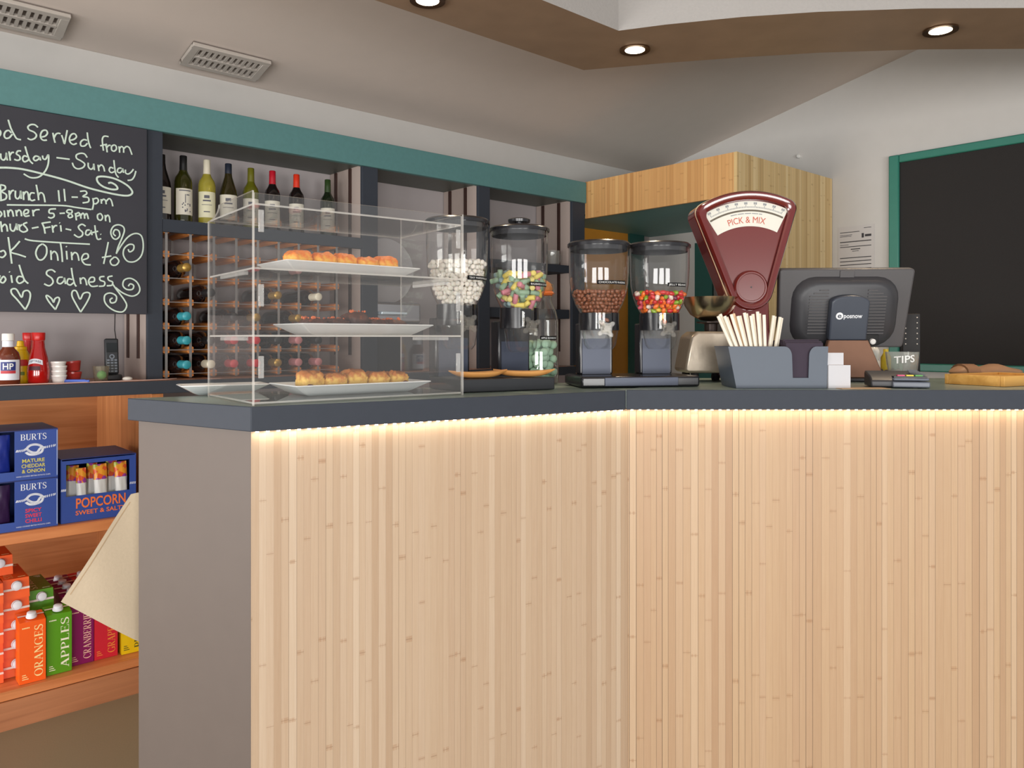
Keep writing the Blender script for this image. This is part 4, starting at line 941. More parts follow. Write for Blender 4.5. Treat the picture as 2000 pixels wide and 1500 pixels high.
# ================================================================ TILL
tp = at(1648, 2.46); TR = -0.05
til = thing('till_terminal', 'dark grey touchscreen till seen from behind, white logo on its hinge', 'till', (tp.x, tp.y, ZT+0.002), TR)
GPH = mat('graphite_plastic', (78, 76, 78), 0.38, var=0.04, scale=200, bump=0.05); GPD = mat('graphite_dark', (52, 52, 56), 0.42)
tc_z = CH+(HZ-602)/F*2.42-ZT-0.002; tilt = math.radians(14)
Mt = Matrix.Translation((0, 0, tc_z)) @ Matrix.Rotation(tilt, 4, 'X')          # top leans to the room
def rect_r(w_, h_, r, n=5):
    return [(p.x, p.y) for p in rr(w_, h_, 0, r, n)]
Mtf = Mt @ Matrix.Rotation(PI/2, 4, 'X')
def trap(w0, w1, h_, r): return [(x*(1 if y > 0 else 1)*((w0+(w1-w0)*(y+h_/2)/h_)/w1), y) for x, y in rect_r(w1, h_, r)]
m = MB(); m.prism(trap(0.392, 0.418, 0.254, 0.012), -0.03, 0.0, M=Mtf); m.build('casing', GPH, til, bevel=0.006, seg=3)
m = MB(); m.prism(trap(0.37, 0.39, 0.23, 0.01), -0.034, -0.0305, M=Mtf); m.build('screen', mat('screen_glass', (14, 14, 18), 0.08), til)
m = MB(); rb_ = [[Mtf @ Vector((x, y-0.01, z)) for x, y in rect_r(w_, h_, r)] for w_, h_, r, z in ((0.330, 0.225, 0.07, 0.0005), (0.305, 0.205, 0.065, 0.020), (0.27, 0.18, 0.055, 0.026))]
m.loops(rb_); bg = m.build('back_bulge', GPD, til, smooth=True, ang=50)
for sx_ in (-1, 1):
    m = MB()
    for i in range(15):
        y = 0.062-0.0098*i; wd = 0.118-(0.03 if i == 0 else 0.012 if i == 1 else 0)
        a, b = sorted((sx_*0.060, sx_*wd)); m.box(a, b, y, y+0.004, 0.0262, 0.0285, M=Mtf)
    m.build('vent_ribs', GPH, bg)
m = MB(); m.box(-0.022, 0.022, 0.095, 0.122, 0.0005, 0.0035, M=Mtf); m.build('port_cover', GPH, til, bevel=0.001)
m = MB(); hcv = [(-0.058, -0.09), (0.058, -0.09), (0.058, 0.030)]+[(0.058*math.cos(a), 0.030+0.022*math.sin(a)) for a in [PI*i/12 for i in range(1, 12)]]+[(-0.058, 0.030)]
m.prism(hcv, 0.0265, 0.055, M=Mtf); hc = m.build('hinge_cover', mat('hinge_grey', (62, 68, 80), 0.35), til, bevel=0.005, seg=3)
m = MB(); put_text(m, 'posnow', 0.056, 0.0145, lambda x, y: Mtf @ Vector((x+0.0095, y-0.018, 0.0556)), bold=0.0004)
m.build('logo', mat('logo_white', (232, 234, 238), 0.4, var=0), hc)
m = MB(); m.lathe([(0.0112, 0.0552), (0.0112, 0.0557), (0, 0.0557)], 28, M=Mtf @ Matrix.Translation((-0.0315, -0.0115, 0)), cap0=False, cap1=False); lr = m.build('logo_disc', mat('logo_white', (232, 234, 238), 0.4, var=0), hc)
m = MB(); put_text(m, 'e', 0.0115, 0.016, lambda x, y: Mtf @ Vector((x-0.0315, y-0.0175, 0.0561)), bold=1); m.build('logo_letter', mat('hinge_grey', (62, 68, 80), 0.35), lr)
m = MB(); m.box(-0.04, 0.04, -0.108, -0.0905, 0.028, 0.050, M=Mtf); m.build('hinge_bracket', mat('hinge_blue_grey', (86, 98, 114), 0.35), til, bevel=0.002)
BRZ = mat('bronze_stand', (136, 100, 80), 0.4, metal=0.35)
m = MB(); m.loops([[Vector((x*w_, y0+y*d_, z)) for x, y in ((-1, -1), (1, -1), (1, 1), (-1, 1))] for z, w_, d_, y0 in ((0.012, .098, .012, -0.055), (0.03, .094, .012, -0.05), (0.13, .06, .012, -0.028), (tc_z-0.105, .052, .012, -0.03))]); m.build('stand_neck', BRZ, til, bevel=0.004)
m = MB(); m.box(-0.115, 0.115, -0.075, 0.11, 0.0, 0.0115); m.build('stand_base', GPD, til, bevel=0.004)
m = MB(); m.lathe([(0.009, 0.0), (0.009, 0.012), (0.006, 0.014), (0, 0.014)], 16, M=Mtf @ Matrix.Translation((0.085, -0.098, 0.027)), cap1=False); m.build('cable_jack', mat('white_plastic', (226, 224, 220), 0.4), til)
m = MB(); m.box(0.0605, 0.105, -0.112, -0.077, 0.0005, 0.03, M=Mtf); m.build('port_recess', mat('deep_black', (14, 14, 16), 0.6), til, bevel=0.002)

# ================================================================ STRAW AND NAPKIN CADDY
cp = at(1520, 2.085); 
cd = thing('bar_caddy', 'slate grey bar caddy with a notched napkin slot on the counter front', 'caddy', (cp.x, cp.y, ZT+0.002), 0.0)
CAD = mat('caddy_slate', (70, 80, 94), 0.42, var=0.04)
cw, chh, cdp = 0.268, 0.112, 0.145
# notched front
x0, x1 = -cw/2, cw/2
fpts = [(x0+0.022, 0), (x1-0.004, 0), (x1, chh), (x1-0.020, chh)]
na, nb = x0+0.171, x0+0.217
fpts = [(x0+0.022, 0), (x1-0.004, 0), (x1, chh)]+[(nb+0.020-0.020*math.sin(a)+0.0, chh-0.026+0.026*math.cos(a)) for a in [PI/2*i/8 for i in range(0, 9)]]+[(nb-0.002, 0.028), (na+0.002, 0.028)]+[(na-0.020+0.020*math.cos(a), chh-0.026+0.026*math.sin(a)) for a in [PI/2*i/8 for i in range(0, 9)]]+[(x0, chh)]
Mf = Matrix(((1, 0, 0, 0), (0, 0, 1, 0), (0, 1, 0, 0), (0, 0, 0, 1)))
m = MB(); m.prism(fpts, 0, 0.003, M=Mf); m.build('front_wall', CAD, cd)
m = MB(); m.loops([[Vector(p) for p in q] for q in ([(x0+0.022, .0032, 0), (x0, .0032, chh), (x0, cdp, chh), (x0+0.022, cdp, 0)], [(x0+0.025, .0032, 0), (x0+0.003, .0032, chh), (x0+0.003, cdp, chh), (x0+0.025, cdp, 0)])]); m.build('side_wall', CAD, cd)
m = MB(); m.loops([[Vector(p) for p in q] for q in ([(x1-0.004, .0032, 0), (x1, .0032, chh), (x1, cdp, chh), (x1-0.004, cdp, 0)], [(x1-0.007, .0032, 0), (x1-0.003, .0032, chh), (x1-0.003, cdp, chh), (x1-0.007, cdp, 0)])]); m.build('side_wall', CAD, cd)
m = MB(); m.prism([(x0+0.025, 0), (x1-0.0072, 0), (x1-0.0032, chh), (x0+0.0032, chh)], cdp-0.003, cdp, M=Mf); m.build('back_wall', CAD, cd)
m = MB(); m.box(x0+0.026, x1-0.0075, 0.0035, cdp-0.0035, 0.0, 0.003); m.build('floor_plate', CAD, cd)
m = MB(); m.box(x0+0.152, x0+0.155, 0.0035, cdp-0.0035, 0.0035, chh-0.004); m.build('divider', CAD, cd)
NAP = mat('plum_paper', (54, 44, 58), 0.8, var=0.08, scale=60)
m = MB()
for i in range(10):
    y0 = 0.008+0.0125*i; sh_ = 0.0015*math.sin(i*2.1); top = 0.122+0.005*(i % 3)-0.0005*i
    m.box(x0+0.158+abs(sh_), x1-0.010+sh_, y0, y0+0.0112, 0.004, top)
np_ = m.build('napkin_pack', NAP, None, (cp.x, cp.y, ZT+0.002), bevel=0.002); tag(np_, 'stack of dark plum paper napkins in the caddy slot', 'napkins')
STW = mat('straw_paper', (236, 228, 210), 0.6, var=0.04, scale=90); STW2 = mat('straw_paper_peach', (232, 196, 160), 0.6, var=0.04, scale=90)
def straw(xt, xb, yb, yt, zt, mt, label):
    a = Vector((cp.x+xb, cp.y+yb, ZT+0.0065)); b = Vector((cp.x+xt, cp.y+yt, ZT+zt)); L_ = (b-a).length
    m = MB(); r = 0.0045; m.lathe([(r, 0), (r, L_), (r-0.001, L_), (r-0.001, 0.001)], 14, cap0=False, cap1=False)
    o = m.build('paper_straw', mt, None, a, None, smooth=True, ang=40); o.rotation_euler = (b-a).to_track_quat('Z', 'Y').to_euler(); tag(o, label, 'straw', 'paper straws in the caddy')
nth = ('first', 'second', 'third', 'fourth', 'fifth', 'sixth', 'seventh', 'eighth', 'ninth', 'tenth', 'eleventh', 'twelfth', 'thirteenth', 'fourteenth', 'fifteenth', 'sixteenth', 'seventeenth')
for i in range(15):
    xt = -0.157+0.0090*i; xm = -0.118+0.0064*i; zt_ = 0.196+0.005*math.sin(i*1.7)+0.0006*i
    xb = max(-0.100+0.0012*i, min(0.0, xm+(xm-xt)*1.15))
    y_ = 0.014+0.012*(i % 2)+0.0004*i
    straw(xt, xb, y_, y_+0.002, zt_, STW2 if i == 5 else STW,
          ('peach paper straw in the left bunch in the caddy' if i == 5 else 'cream paper straw, %s from the left in the caddy bunch' % nth[i]))
for i, (xt, xb, yb) in enumerate(((0.004, -0.024, 0.045), (0.012, -0.016, 0.057), (0.022, -0.009, 0.045), (0.0305, -0.0015, 0.057))):
    straw(xt, xb, yb, yb+0.004, 0.198-0.002*i, STW, 'cream paper straw leaning right, %s of the right hand four' % nth[i])

# ---------------------------------------------------------------- small things around the till
CARD = mat('white_card', (196, 196, 200), 0.6, var=0.01)
q = at(1637, 2.09)
t = thing('card_stand', 'white stepped card holder right beside the caddy', 'card holder', (q.x, q.y, ZT+0.002), 0.05)
m = MB(); m.box(-0.030, 0.030, -0.008, 0.0, 0, 0.062); m.build('front_step', CARD, t)
m = MB(); m.box(-0.030, 0.015, 0.0005, 0.012, 0, 0.095); m.build('back_step', CARD, t)
m = MB(); m.box(-0.026, 0.010, -0.0003, 0.0002, 0.063, 0.0632); m.build('fold_line', mat('peach_tint', (238, 214, 190), 0.6), t)
q = at(1690, 2.075); m = MB(); m.box(-0.075, 0.06, -0.02, 0.03, 0, 0.0012); o = m.build('receipt_slip', mat('kraft_paper', (196, 164, 130), 0.7), None, (q.x, q.y, ZT+0.002), 0.08); tag(o, 'flat kraft paper slip under the card holder and card reader', 'paper')
q = at(1752, 2.13)
t = thing('card_reader', 'dark payment card reader lying on the counter by the till', 'card reader', (q.x, q.y, ZT+0.0035), -0.25)
Mfr = Matrix(((0, 0, 1, 0), (1, 0, 0, 0), (0, 1, 0, 0), (0, 0, 0, 1)))
m = MB(); m.prism([(-0.035, 0), (-0.035, 0.018), (-0.01, 0.03), (0.06, 0.042), (0.065, 0.034), (0.065, 0)], -0.072, 0.045, M=Mfr); m.build('housing', GPD, t, bevel=0.004)
m = MB(); m.box(-0.02, 0.072, -0.046, 0.0, 0.0005, 0.016); m.box(-0.018, 0.070, -0.046, 0.0, 0.019, 0.026); m.build('front_block', mat('reader_grey', (92, 98, 110), 0.35), t, bevel=0.003)
m = MB(); m.box(-0.016, 0.066, -0.040, -0.006, 0.0265, 0.030); kp = m.build('keypad', mat('reader_black', (24, 24, 28), 0.4), t)
for x, c, nm in ((-0.006, (200, 70, 110), 'pink_key'), (0.016, (210, 190, 50), 'yellow_key'), (0.038, (80, 150, 70), 'green_key')):
    m = MB(); m.box(x, x+0.018, -0.034, -0.02, 0.0305, 0.034); o = m.build('key', mat(nm, c, 0.5), kp); o['label'] = nm.replace('_', ' ')
m = MB(); m.prism([(0.06, 0), (0.075, 0.0), (0.075, 0.034), (0.05, 0.046), (0.03, 0.046)], -0.0, 0.004, M=Matrix(((1, 0, 0, 0), (0, 0, 1, 0.02), (0, 1, 0, 0), (0, 0, 0, 1)))); m.build('side_guard', GPD, t)
q = at(1762, 2.40); gl = thing('tips_glass', 'ribbed glass tumbler lettered for tips behind the card reader', 'glass', (q.x, q.y, ZT+0.002), face_cam(q))
m = MB(); n = 36; rg = []
for z, r, fl in ((0, .036, 1), (0.035, .040, 1), (0.055, .044, 0), (0.092, .048, 0), (0.092, .0465, 0), (0.055, .0425, 0), (0.008, .034, 0)):
    rg.append([Vector(((r*(1+fl*.04*math.cos(18*2*PI*i/n*0.5)))*math.cos(2*PI*i/n), (r*(1+fl*.04*math.cos(18*2*PI*i/n*0.5)))*math.sin(2*PI*i/n), z)) for i in range(n)])
m.loops(rg); m.build('tumbler', pane('tumbler_glass', (0.9, 0.92, 0.9), milk=0.12, gloss=2.0), gl, smooth=True, ang=60)
m = MB(); put_text(m, 'TIPS', 0.06, 0.022, lambda x, y: Vector((0.0475*math.cos(-PI/2+0.15+x/.047), 0.0475*math.sin(-PI/2+0.15+x/.047), 0.060+y+x*0.1)), bold=0.0006); m.build('lettering', LBW, gl)
q = at(1706, 2.60); m = MB(); m.lathe([(0.018, 0.0), (0.020, 0.02), (0.020, 0.055), (0.014, 0.064), (0.019, 0.075), (0.019, 0.092), (0.013, 0.104), (0, 0.107)], 20, cap1=False); o = m.build('white_shaker', mat('white_ceramic', (226, 222, 214), 0.3), None, (q.x, q.y, ZT+0.002), smooth=True, ang=60); tag(o, 'small white shaker standing behind the till stand', 'shaker')
q = at(1742, 2.53); m = MB()
for k in range(26): m.sphere((RN.uniform(-.04, .03), RN.uniform(-.015, .015), 0.008+RN.uniform(0, .02)), 0.008, 8, 5)
o = m.build('dark_bead_string', mat('dark_beads', (48, 36, 36), 0.4), None, (q.x, q.y, ZT+0.002), smooth=True); tag(o, 'small heap of dark beads beside the white shaker', 'beads')
q = at(1727, 2.58); m = MB(); m.lathe([(0.016, 0), (0.016, 0.07), (0.008, 0.085), (0.008, 0.098), (0, 0.098)], 16, cap1=False); o = m.build('yellow_bottle', mat('yellow_plastic', (206, 178, 40), 0.35), None, (q.x+0.015, q.y+0.02, ZT+0.002), smooth=True, ang=50); tag(o, 'little yellow squeeze bottle behind the till on the counter', 'bottle')
q = at(1780, 2.585); t = thing('studded_box', 'upright black box with two columns of white studs', 'box', (q.x, q.y, ZT+0.002), face_cam(q))
m = MB(); m.box(-0.026, 0.026, 0, 0.03, 0, 0.215); m.build('box_body', mat('matt_black', (24, 22, 24), 0.6), t, bevel=0.002)
for sx_ in (-1, 1):
    for i in range(6):
        m = MB(); m.sphere((sx_*0.017, -0.0012, 0.115+0.0175*i), 0.0022, 8, 5); m.build('stud', mat('stud_white', (214, 206, 196), 0.4), t)
# wooden tray and pouch on the right
q = at(1962, 2.145); OA = math.radians(24)
m = MB()
tr_ = thing('wooden_tray', 'pale wooden board with mitred edges at the right end of the counter', 'board', (q.x, q.y, ZT+0.002), math.radians(18))
TW = wood('pale_board', (202, 148, 70), (228, 178, 98), 'X', 0.5)
m.box(0, 0.26, 0.0, 0.012, 0, 0.029); m.box(0, 0.012, 0.0125, 0.16, 0, 0.029); m.box(0.248, 0.26, 0.0125, 0.16, 0, 0.029); m.box(0, 0.26, 0.1605, 0.172, 0, 0.029)
m.build('rim', TW, tr_, bevel=0.001)
m = MB(); m.box(0.0125, 0.2475, 0.0125, 0.16, 0.002, 0.022); m.build('board', TW, tr_)
tr_.rotation_euler = (0, 0, math.radians(28))
q = at(1925, 2.53); m = MB()
m.loops([[Vector((u*0.12, 0.05*math.cos(a)*(1-abs(u)**6), 0.024+0.022*math.sin(a)*(1-abs(u)**4)*(1+0.25*math.sin(u*7)))) for a in [2*PI*i/14 for i in range(14)]] for u in [-0.98+1.96*k/14 for k in range(15)]])
pz = m.build('leather_pouch', mat('tan_leather', (160, 122, 92), 0.5, var=0.1, scale=20), None, (q.x, q.y, ZT+0.0025), 0.0, smooth=True, ang=60); tag(pz, 'tan leather pouch lying behind the wooden board', 'pouch')
m = MB(); m.loops([[Vector((x, 0.053*math.cos(a), 0.0245+0.026*math.sin(a))) for a in [2*PI*i/14 for i in range(14)]] for x in (-0.085, -0.045)]); m.build('pouch_flap', mat('tan_leather_dark', (146, 108, 80), 0.5), pz, smooth=True)

# ================================================================ WINE BOTTLES ON THE SHELF
def bt(px, s): return t_at(px, s)
BORD = [(0.030, 0.0), (0.0365, 0.004), (0.0375, 0.012), (0.0375, 0.185), (0.034, 0.203), (0.022, 0.222), (0.0155, 0.238), (0.0145, 0.262), (0.0142, 0.298)]
BURG = [(0.031, 0.0), (0.039, 0.005), (0.040, 0.012), (0.040, 0.150), (0.036, 0.178), (0.026, 0.212), (0.018, 0.238), (0.0148, 0.262), (0.0142, 0.298)]
GL = {}
def glass(nm, c, tr=0.0):
    return mat('bottle_glass_'+nm, c, 0.07, var=0.03, coat=0.4, trans=tr)
PAPER = mat('label_paper', (222, 216, 200), 0.65, var=0.04); INKB = mat('label_ink', (96, 96, 106), 0.7)
def wine(loc, rz, prof, gm, cap, capname, label_m, label, ink=True, lz=(0.036, 0.152), la_=1.15, group='wine bottles standing on the shelf', prn=True):
    t = thing('wine_bottle', label, 'bottle', loc, rz, group)
    t.scale = (0.91, 0.91, 0.91)
    m = MB(); m.lathe(prof, 32, cap1=True); m.build('body', gm, t, smooth=True, ang=60)
    if cap:
        m = MB(); m.lathe([(0.0165, 0.236), (0.0156, 0.262), (0.0152, 0.3), (0.013, 0.302), (0, 0.302)], 24, cap0=False, cap1=False); m.build('capsule', cap, t, smooth=True, ang=50)
    if label_m:
        R_ = max(r for r, z in prof)+0.0006
        f = lambda a, z, o=0: Vector(((R_+o)*math.cos(-PI/2+a), (R_+o)*math.sin(-PI/2+a), z))
        m = MB(); m.loops([[f(-la_+2*la_*i/12, z) for i in range(13)] for z in lz], closed=False); lb = m.build('label', label_m, t, smooth=True)
        if ink and prn:
            m = MB()
            def pq(a0, a1, z0, z1):
                for i in range(4):
                    b0 = a0+(a1-a0)*i/4; b1 = a0+(a1-a0)*(i+1)/4
                    m.quad(f(b0, z0, .0005), f(b1, z0, .0005), f(b1, z1, .0005), f(b0, z1, .0005))
            h = lz[1]-lz[0]
            if ink == 'sketch':
                pq(-.7, .6, lz[1]-.10*h, lz[1]-.06*h); pq(-.06, .02, lz[0]+.45*h, lz[0]+.78*h); pq(.1, .45, lz[0]+.74*h, lz[0]+.78*h)
                for i in range(14):
                    a = RN.uniform(-.4, .5); z = lz[0]+RN.uniform(.1, .42)*h; pq(a, a+.12, z, z+.05*h)
            else:
                pq(-.45, .45, lz[0]+.62*h, lz[0]+.68*h); pq(-.3, .3, lz[0]+.74*h, lz[0]+.86*h); pq(-.6, .6, lz[0]+.48*h, lz[0]+.50*h); pq(-.35, .35, lz[0]+.2*h, lz[0]+.24*h)
            m.build('print', INKB, lb)
    return t
ss = S_F1-0.115
specs = [
 (316, BURG, glass('black', (26, 18, 18)), None, PAPER, 'dark wine bottle half hidden by the post beside the chalkboard', True, ss),
 (358, BORD, glass('olive', (46, 46, 10)), mat('capsule_black', (24, 24, 26), 0.4), PAPER, 'olive wine bottle with a sketch label and black neck', 'sketch', ss+0.02),
 (404, BORD, glass('straw', (188, 176, 70), 0.35), mat('capsule_cream', (226, 218, 196), 0.4), mat('cream_label', (226, 222, 190), 0.6), 'pale yellow wine bottle with a cream capsule and label', True, ss+0.01),
 (446, BURG, glass('brown', (46, 40, 16)), mat('capsule_navy', (38, 44, 58), 0.4), PAPER, 'dark brown wine bottle with a navy capsule', True, ss),
 (490, BORD, glass('green', (104, 104, 22), 0.15), mat('capsule_olive', (110, 108, 28), 0.35), PAPER, 'olive green wine bottle with an olive capsule, next to the navy capped one', True, ss-0.02),
 (532, BORD, glass('black', (26, 18, 18)), mat('capsule_crimson', (190, 26, 44), 0.35), PAPER, 'dark wine bottle with a crimson capsule', True, ss-0.01),
 (579, BORD, glass('black', (26, 18, 18)), mat('capsule_scarlet', (222, 56, 30), 0.35), PAPER, 'dark wine bottle with a bright scarlet capsule', True, ss-0.01),
 (640, BORD, glass('deepgreen', (24, 34, 18)), mat('capsule_green', (44, 66, 30), 0.35), PAPER, 'dark wine bottle with a green capsule, rightmost on the shelf', True, ss-0.02)]
for px, pr, gm, cap, lm, lab, ink, s_ in specs:
    p = ts(bt(px, s_), s_, zs1+0.001)
    wine(p, face_cam(p)+(0.25 if px == 358 else 0), pr, gm, cap, '', lm, lab, ink)
p = ts(bt(356, ss+0.02), ss+0.02, 0)

# ================================================================ WINE RACK
PEG = wood('rack_pine', (196, 116, 52), (224, 146, 78), 'Y', 0.5); ZINC = mat('zinc_strip', (146, 142, 140), 0.45, metal=0.4)
t_r0 = posts[0][1]+0.004; pitch = 0.0925; ncol = 8; nrow = 7
z_r0 = z_wt+0.004
rk = thing('wine_rack', 'pine and metal wine rack filling the bay under the bottle shelf', 'wine rack', (BX, BY, 0), BA)
PY0, PY1 = FY+0.015, FY+0.225
peg_me = None
pitch = min(pitch, (posts[1][0]-0.03-t_r0-0.02)/ncol)
for i in range(ncol+1):
    for j in range(nrow):
        x, z = t_r0+0.013+i*pitch, z_r0+0.016+j*0.0935
        if peg_me is None:
            m = MB(); hx = [(0.0175*math.cos(a)*0.72, 0.0155*math.sin(a)) for a in [PI/6+PI/3*k for k in range(6)]]
            hx = [(-0.0125, -0.010), (0, -0.016), (0.0125, -0.010), (0.0125, 0.010), (0, 0.016), (-0.0125, 0.010)]
            m.prism(hx, PY0, PY1, M=Matrix(((1, 0, 0, 0), (0, 0, 1, 0), (0, 1, 0, 0), (0, 0, 0, 1)))); o = m.build('peg', PEG, rk, bevel=0.001); peg_me = o.data; o.location = (x, 0, z)
        else:
            o = bpy.data.objects.new('peg', peg_me); COL.objects.link(o); o.parent = rk; o.location = (x, 0, z)
for yy in (PY0-0.0015, PY1+0.0015):
    for i in range(ncol+1):
        x = t_r0+0.013+i*pitch; m = MB(); m.box(x-0.005, x+0.005, yy-0.0006, yy+0.0006, z_r0, z_r0+0.58); m.build('upright_strip', ZINC, rk)
    if yy < PY1:
        for j in range(nrow):
            z = z_r0+0.016+j*0.0935; m = MB(); m.box(t_r0, t_r0+0.026+ncol*pitch, yy-0.0025, yy-0.0012, z-0.0015, z+0.0015); m.build('cross_wire', ZINC, rk)
CAPS = {'red': mat('capsule_crimson', (190, 26, 44), 0.35), 'teal': mat('capsule_teal', (52, 148, 160), 0.35), 'white': mat('capsule_cream', (226, 218, 196), 0.4), 'gold': mat('capsule_gold', (176, 140, 70), 0.3, metal=0.6), 'pink': mat('capsule_rose', (186, 120, 124), 0.35), 'black': mat('capsule_black', (24, 24, 26), 0.4)}
LB = [(0.030, 0.0), (0.0345, 0.004), (0.0355, 0.012), (0.0355, 0.185), (0.032, 0.203), (0.021, 0.222), (0.0155, 0.238), (0.0145, 0.262), (0.0142, 0.298)]
_rb = {}
rows_n = ('bottom', 'second', 'third', 'fourth', 'fifth', 'sixth')
col_n = ('first', 'second', 'third', 'fourth', 'fifth', 'sixth', 'seventh', 'eighth')
def rackb(i, j, capn):
    x = t_r0+0.013+(i+0.5)*pitch; z = z_r0+0.016+j*0.0935+0.0375
    p = ts(x, -(PY1-0.005), z)
    lab = 'dark bottle with %s capsule lying in rack, %s column from left, %s row up' % (capn, col_n[i], rows_n[j])
    if capn not in _rb:
        t = thing('wine_bottle', lab, 'bottle', p, 0, 'bottles lying in the wine rack')
        m = MB(); m.lathe(LB, 24); m.build('body', glass('black', (26, 18, 18)), t, smooth=True, ang=60)
        m = MB(); m.lathe([(0.0165, 0.236), (0.0156, 0.262), (0.0165, 0.3), (0.013, 0.303), (0, 0.303)], 20, cap0=False, cap1=False); m.build('capsule', CAPS[capn], t, smooth=True, ang=50)
        _rb[capn] = t; o = t
    else: o = dup(_rb[capn], p, 0, lab)
    o.rotation_euler = (Matrix.Rotation(BA, 3, 'Z') @ Matrix.Rotation(PI/2, 3, 'X')).to_euler()
for i, j, c in ((0, 0, 'teal'), (0, 1, 'teal'), (0, 2, 'teal'), (0, 4, 'gold'), (1, 0, 'white'), (1, 1, 'black'), (1, 3, 'black'), (2, 0, 'red'), (2, 1, 'red'), (2, 2, 'black'), (3, 0, 'red'), (3, 1, 'red'), (3, 2, 'gold'), (4, 0, 'gold'), (4, 1, 'black'), (4, 3, 'gold'), (5, 0, 'pink'), (5, 1, 'pink'), (5, 2, 'gold'), (6, 0, 'pink'), (6, 1, 'black'), (6, 3, 'white')):
    rackb(i, j, c)

# ================================================================ THINGS ON THE BACK WORKTOP
ZB = z_wt+0.001
def wt(px, s): return ts(t_at(px, s), s, ZB)
def curved_patch(R_fn, a0, a1, z0, z1, n=14, nz=5, o=0.0006):
    return [[Vector(((R_fn(z0+(z1-z0)*k/nz)+o)*math.cos(-PI/2+a0+(a1-a0)*i/n), (R_fn(z0+(z1-z0)*k/nz)+o)*math.sin(-PI/2+a0+(a1-a0)*i/n), z0+(z1-z0)*k/nz)) for i in range(n+1)] for k in range(nz+1)]
def prof_r(prof): return lambda z: next((a[0]+(b[0]-a[0])*(z-a[1])/max(1e-6, b[1]-a[1]) for a, b in zip(prof, prof[1:]) if a[1] <= z <= b[1]), prof[-1][0])
# brown sauce
p = wt(16, -0.06); bs_ = thing('sauce_bottle', 'brown sauce bottle with white cap and blue lettered label', 'bottle', p, face_cam(p))
PRF = [(0.031, 0), (0.035, 0.004), (0.0355, 0.05), (0.0355, 0.092), (0.031, 0.110), (0.019, 0.124), (0.0155, 0.135), (0.0155, 0.158)]
m = MB(); m.lathe(PRF, 32); m.build('body', mat('brown_sauce_glass', (104, 46, 26), 0.12, var=0.15, coat=0.5), bs_, smooth=True, ang=60)
m = MB(); m.lathe([(0.0185, 0.150), (0.0185, 0.172), (0.017, 0.174), (0, 0.174)], 28, cap1=False); m.build('cap', mat('white_cap', (236, 234, 228), 0.35), bs_, smooth=True, ang=50)
rf = prof_r(PRF); W1 = mat('white_label', (226, 228, 236), 0.5, var=0.02)
m = MB(); m.loops(curved_patch(lambda z: 0.0168, -1.5, 1.5, 0.126, 0.149), closed=False); m.build('neck_label', W1, bs_, smooth=True)
m = MB(); m.loops(curved_patch(rf, -1.1, 1.1, 0.018, 0.086), closed=False)
lb = m.build('label', W1, bs_, smooth=True)
cf = lambda x, y, o=0.0012: Vector(((0.0356+o)*math.cos(-PI/2+x/0.0356), (0.0356+o)*math.sin(-PI/2+x/0.0356), y))
m = MB(); m.loops([[cf(-0.022+0.044*i/10, y) for i in range(11)] for y in (0.050, 0.079)], closed=False); m.build('blue_band', mat('label_blue', (40, 50, 120), 0.5), lb, smooth=True)
m = MB(); m.loops([[cf(-0.022+0.044*i/10, y) for i in range(11)] for y in (0.040, 0.0495)], closed=False); m.build('red_band', mat('label_red', (190, 50, 60), 0.5), lb, smooth=True)
m = MB(); put_text(m, 'HP', 0.030, 0.021, lambda x, y: cf(x, 0.054+y, 0.002), bold=0.0008); m.build('lettering', LBW, lb)
# mustard bottle
p = wt(40, -0.135); mu = thing('mustard_bottle', 'yellow squeeze mustard bottle between the brown sauce and ketchup', 'bottle', p, face_cam(p))
PRM = [(0.028, 0), (0.031, 0.006), (0.031, 0.04), (0.029, 0.055), (0.031, 0.072), (0.028, 0.098), (0.020, 0.118)]
m = MB(); m.lathe(PRM, 28); m.build('body', mat('mustard_yellow', (228, 184, 16), 0.35, var=0.03), mu, smooth=True, ang=60)
m = MB(); m.lathe([(0.021, 0.1185), (0.020, 0.128), (0.012, 0.131), (0.010, 0.148), (0.006, 0.150), (0, 0.15)], 24, cap1=False); m.build('nozzle_cap', mat('mustard_cap', (236, 186, 14), 0.35), mu, smooth=True, ang=50)
m = MB(); m.loops(curved_patch(prof_r(PRM), -0.2, 0.75, 0.062, 0.084), closed=False); m.build('red_badge', mat('badge_red', (196, 46, 40), 0.5), mu, smooth=True)
m = MB(); m.loops(curved_patch(prof_r(PRM), -0.3, 0.4, 0.030, 0.042), closed=False); m.build('green_print', mat('print_green', (110, 130, 30), 0.5), mu, smooth=True)
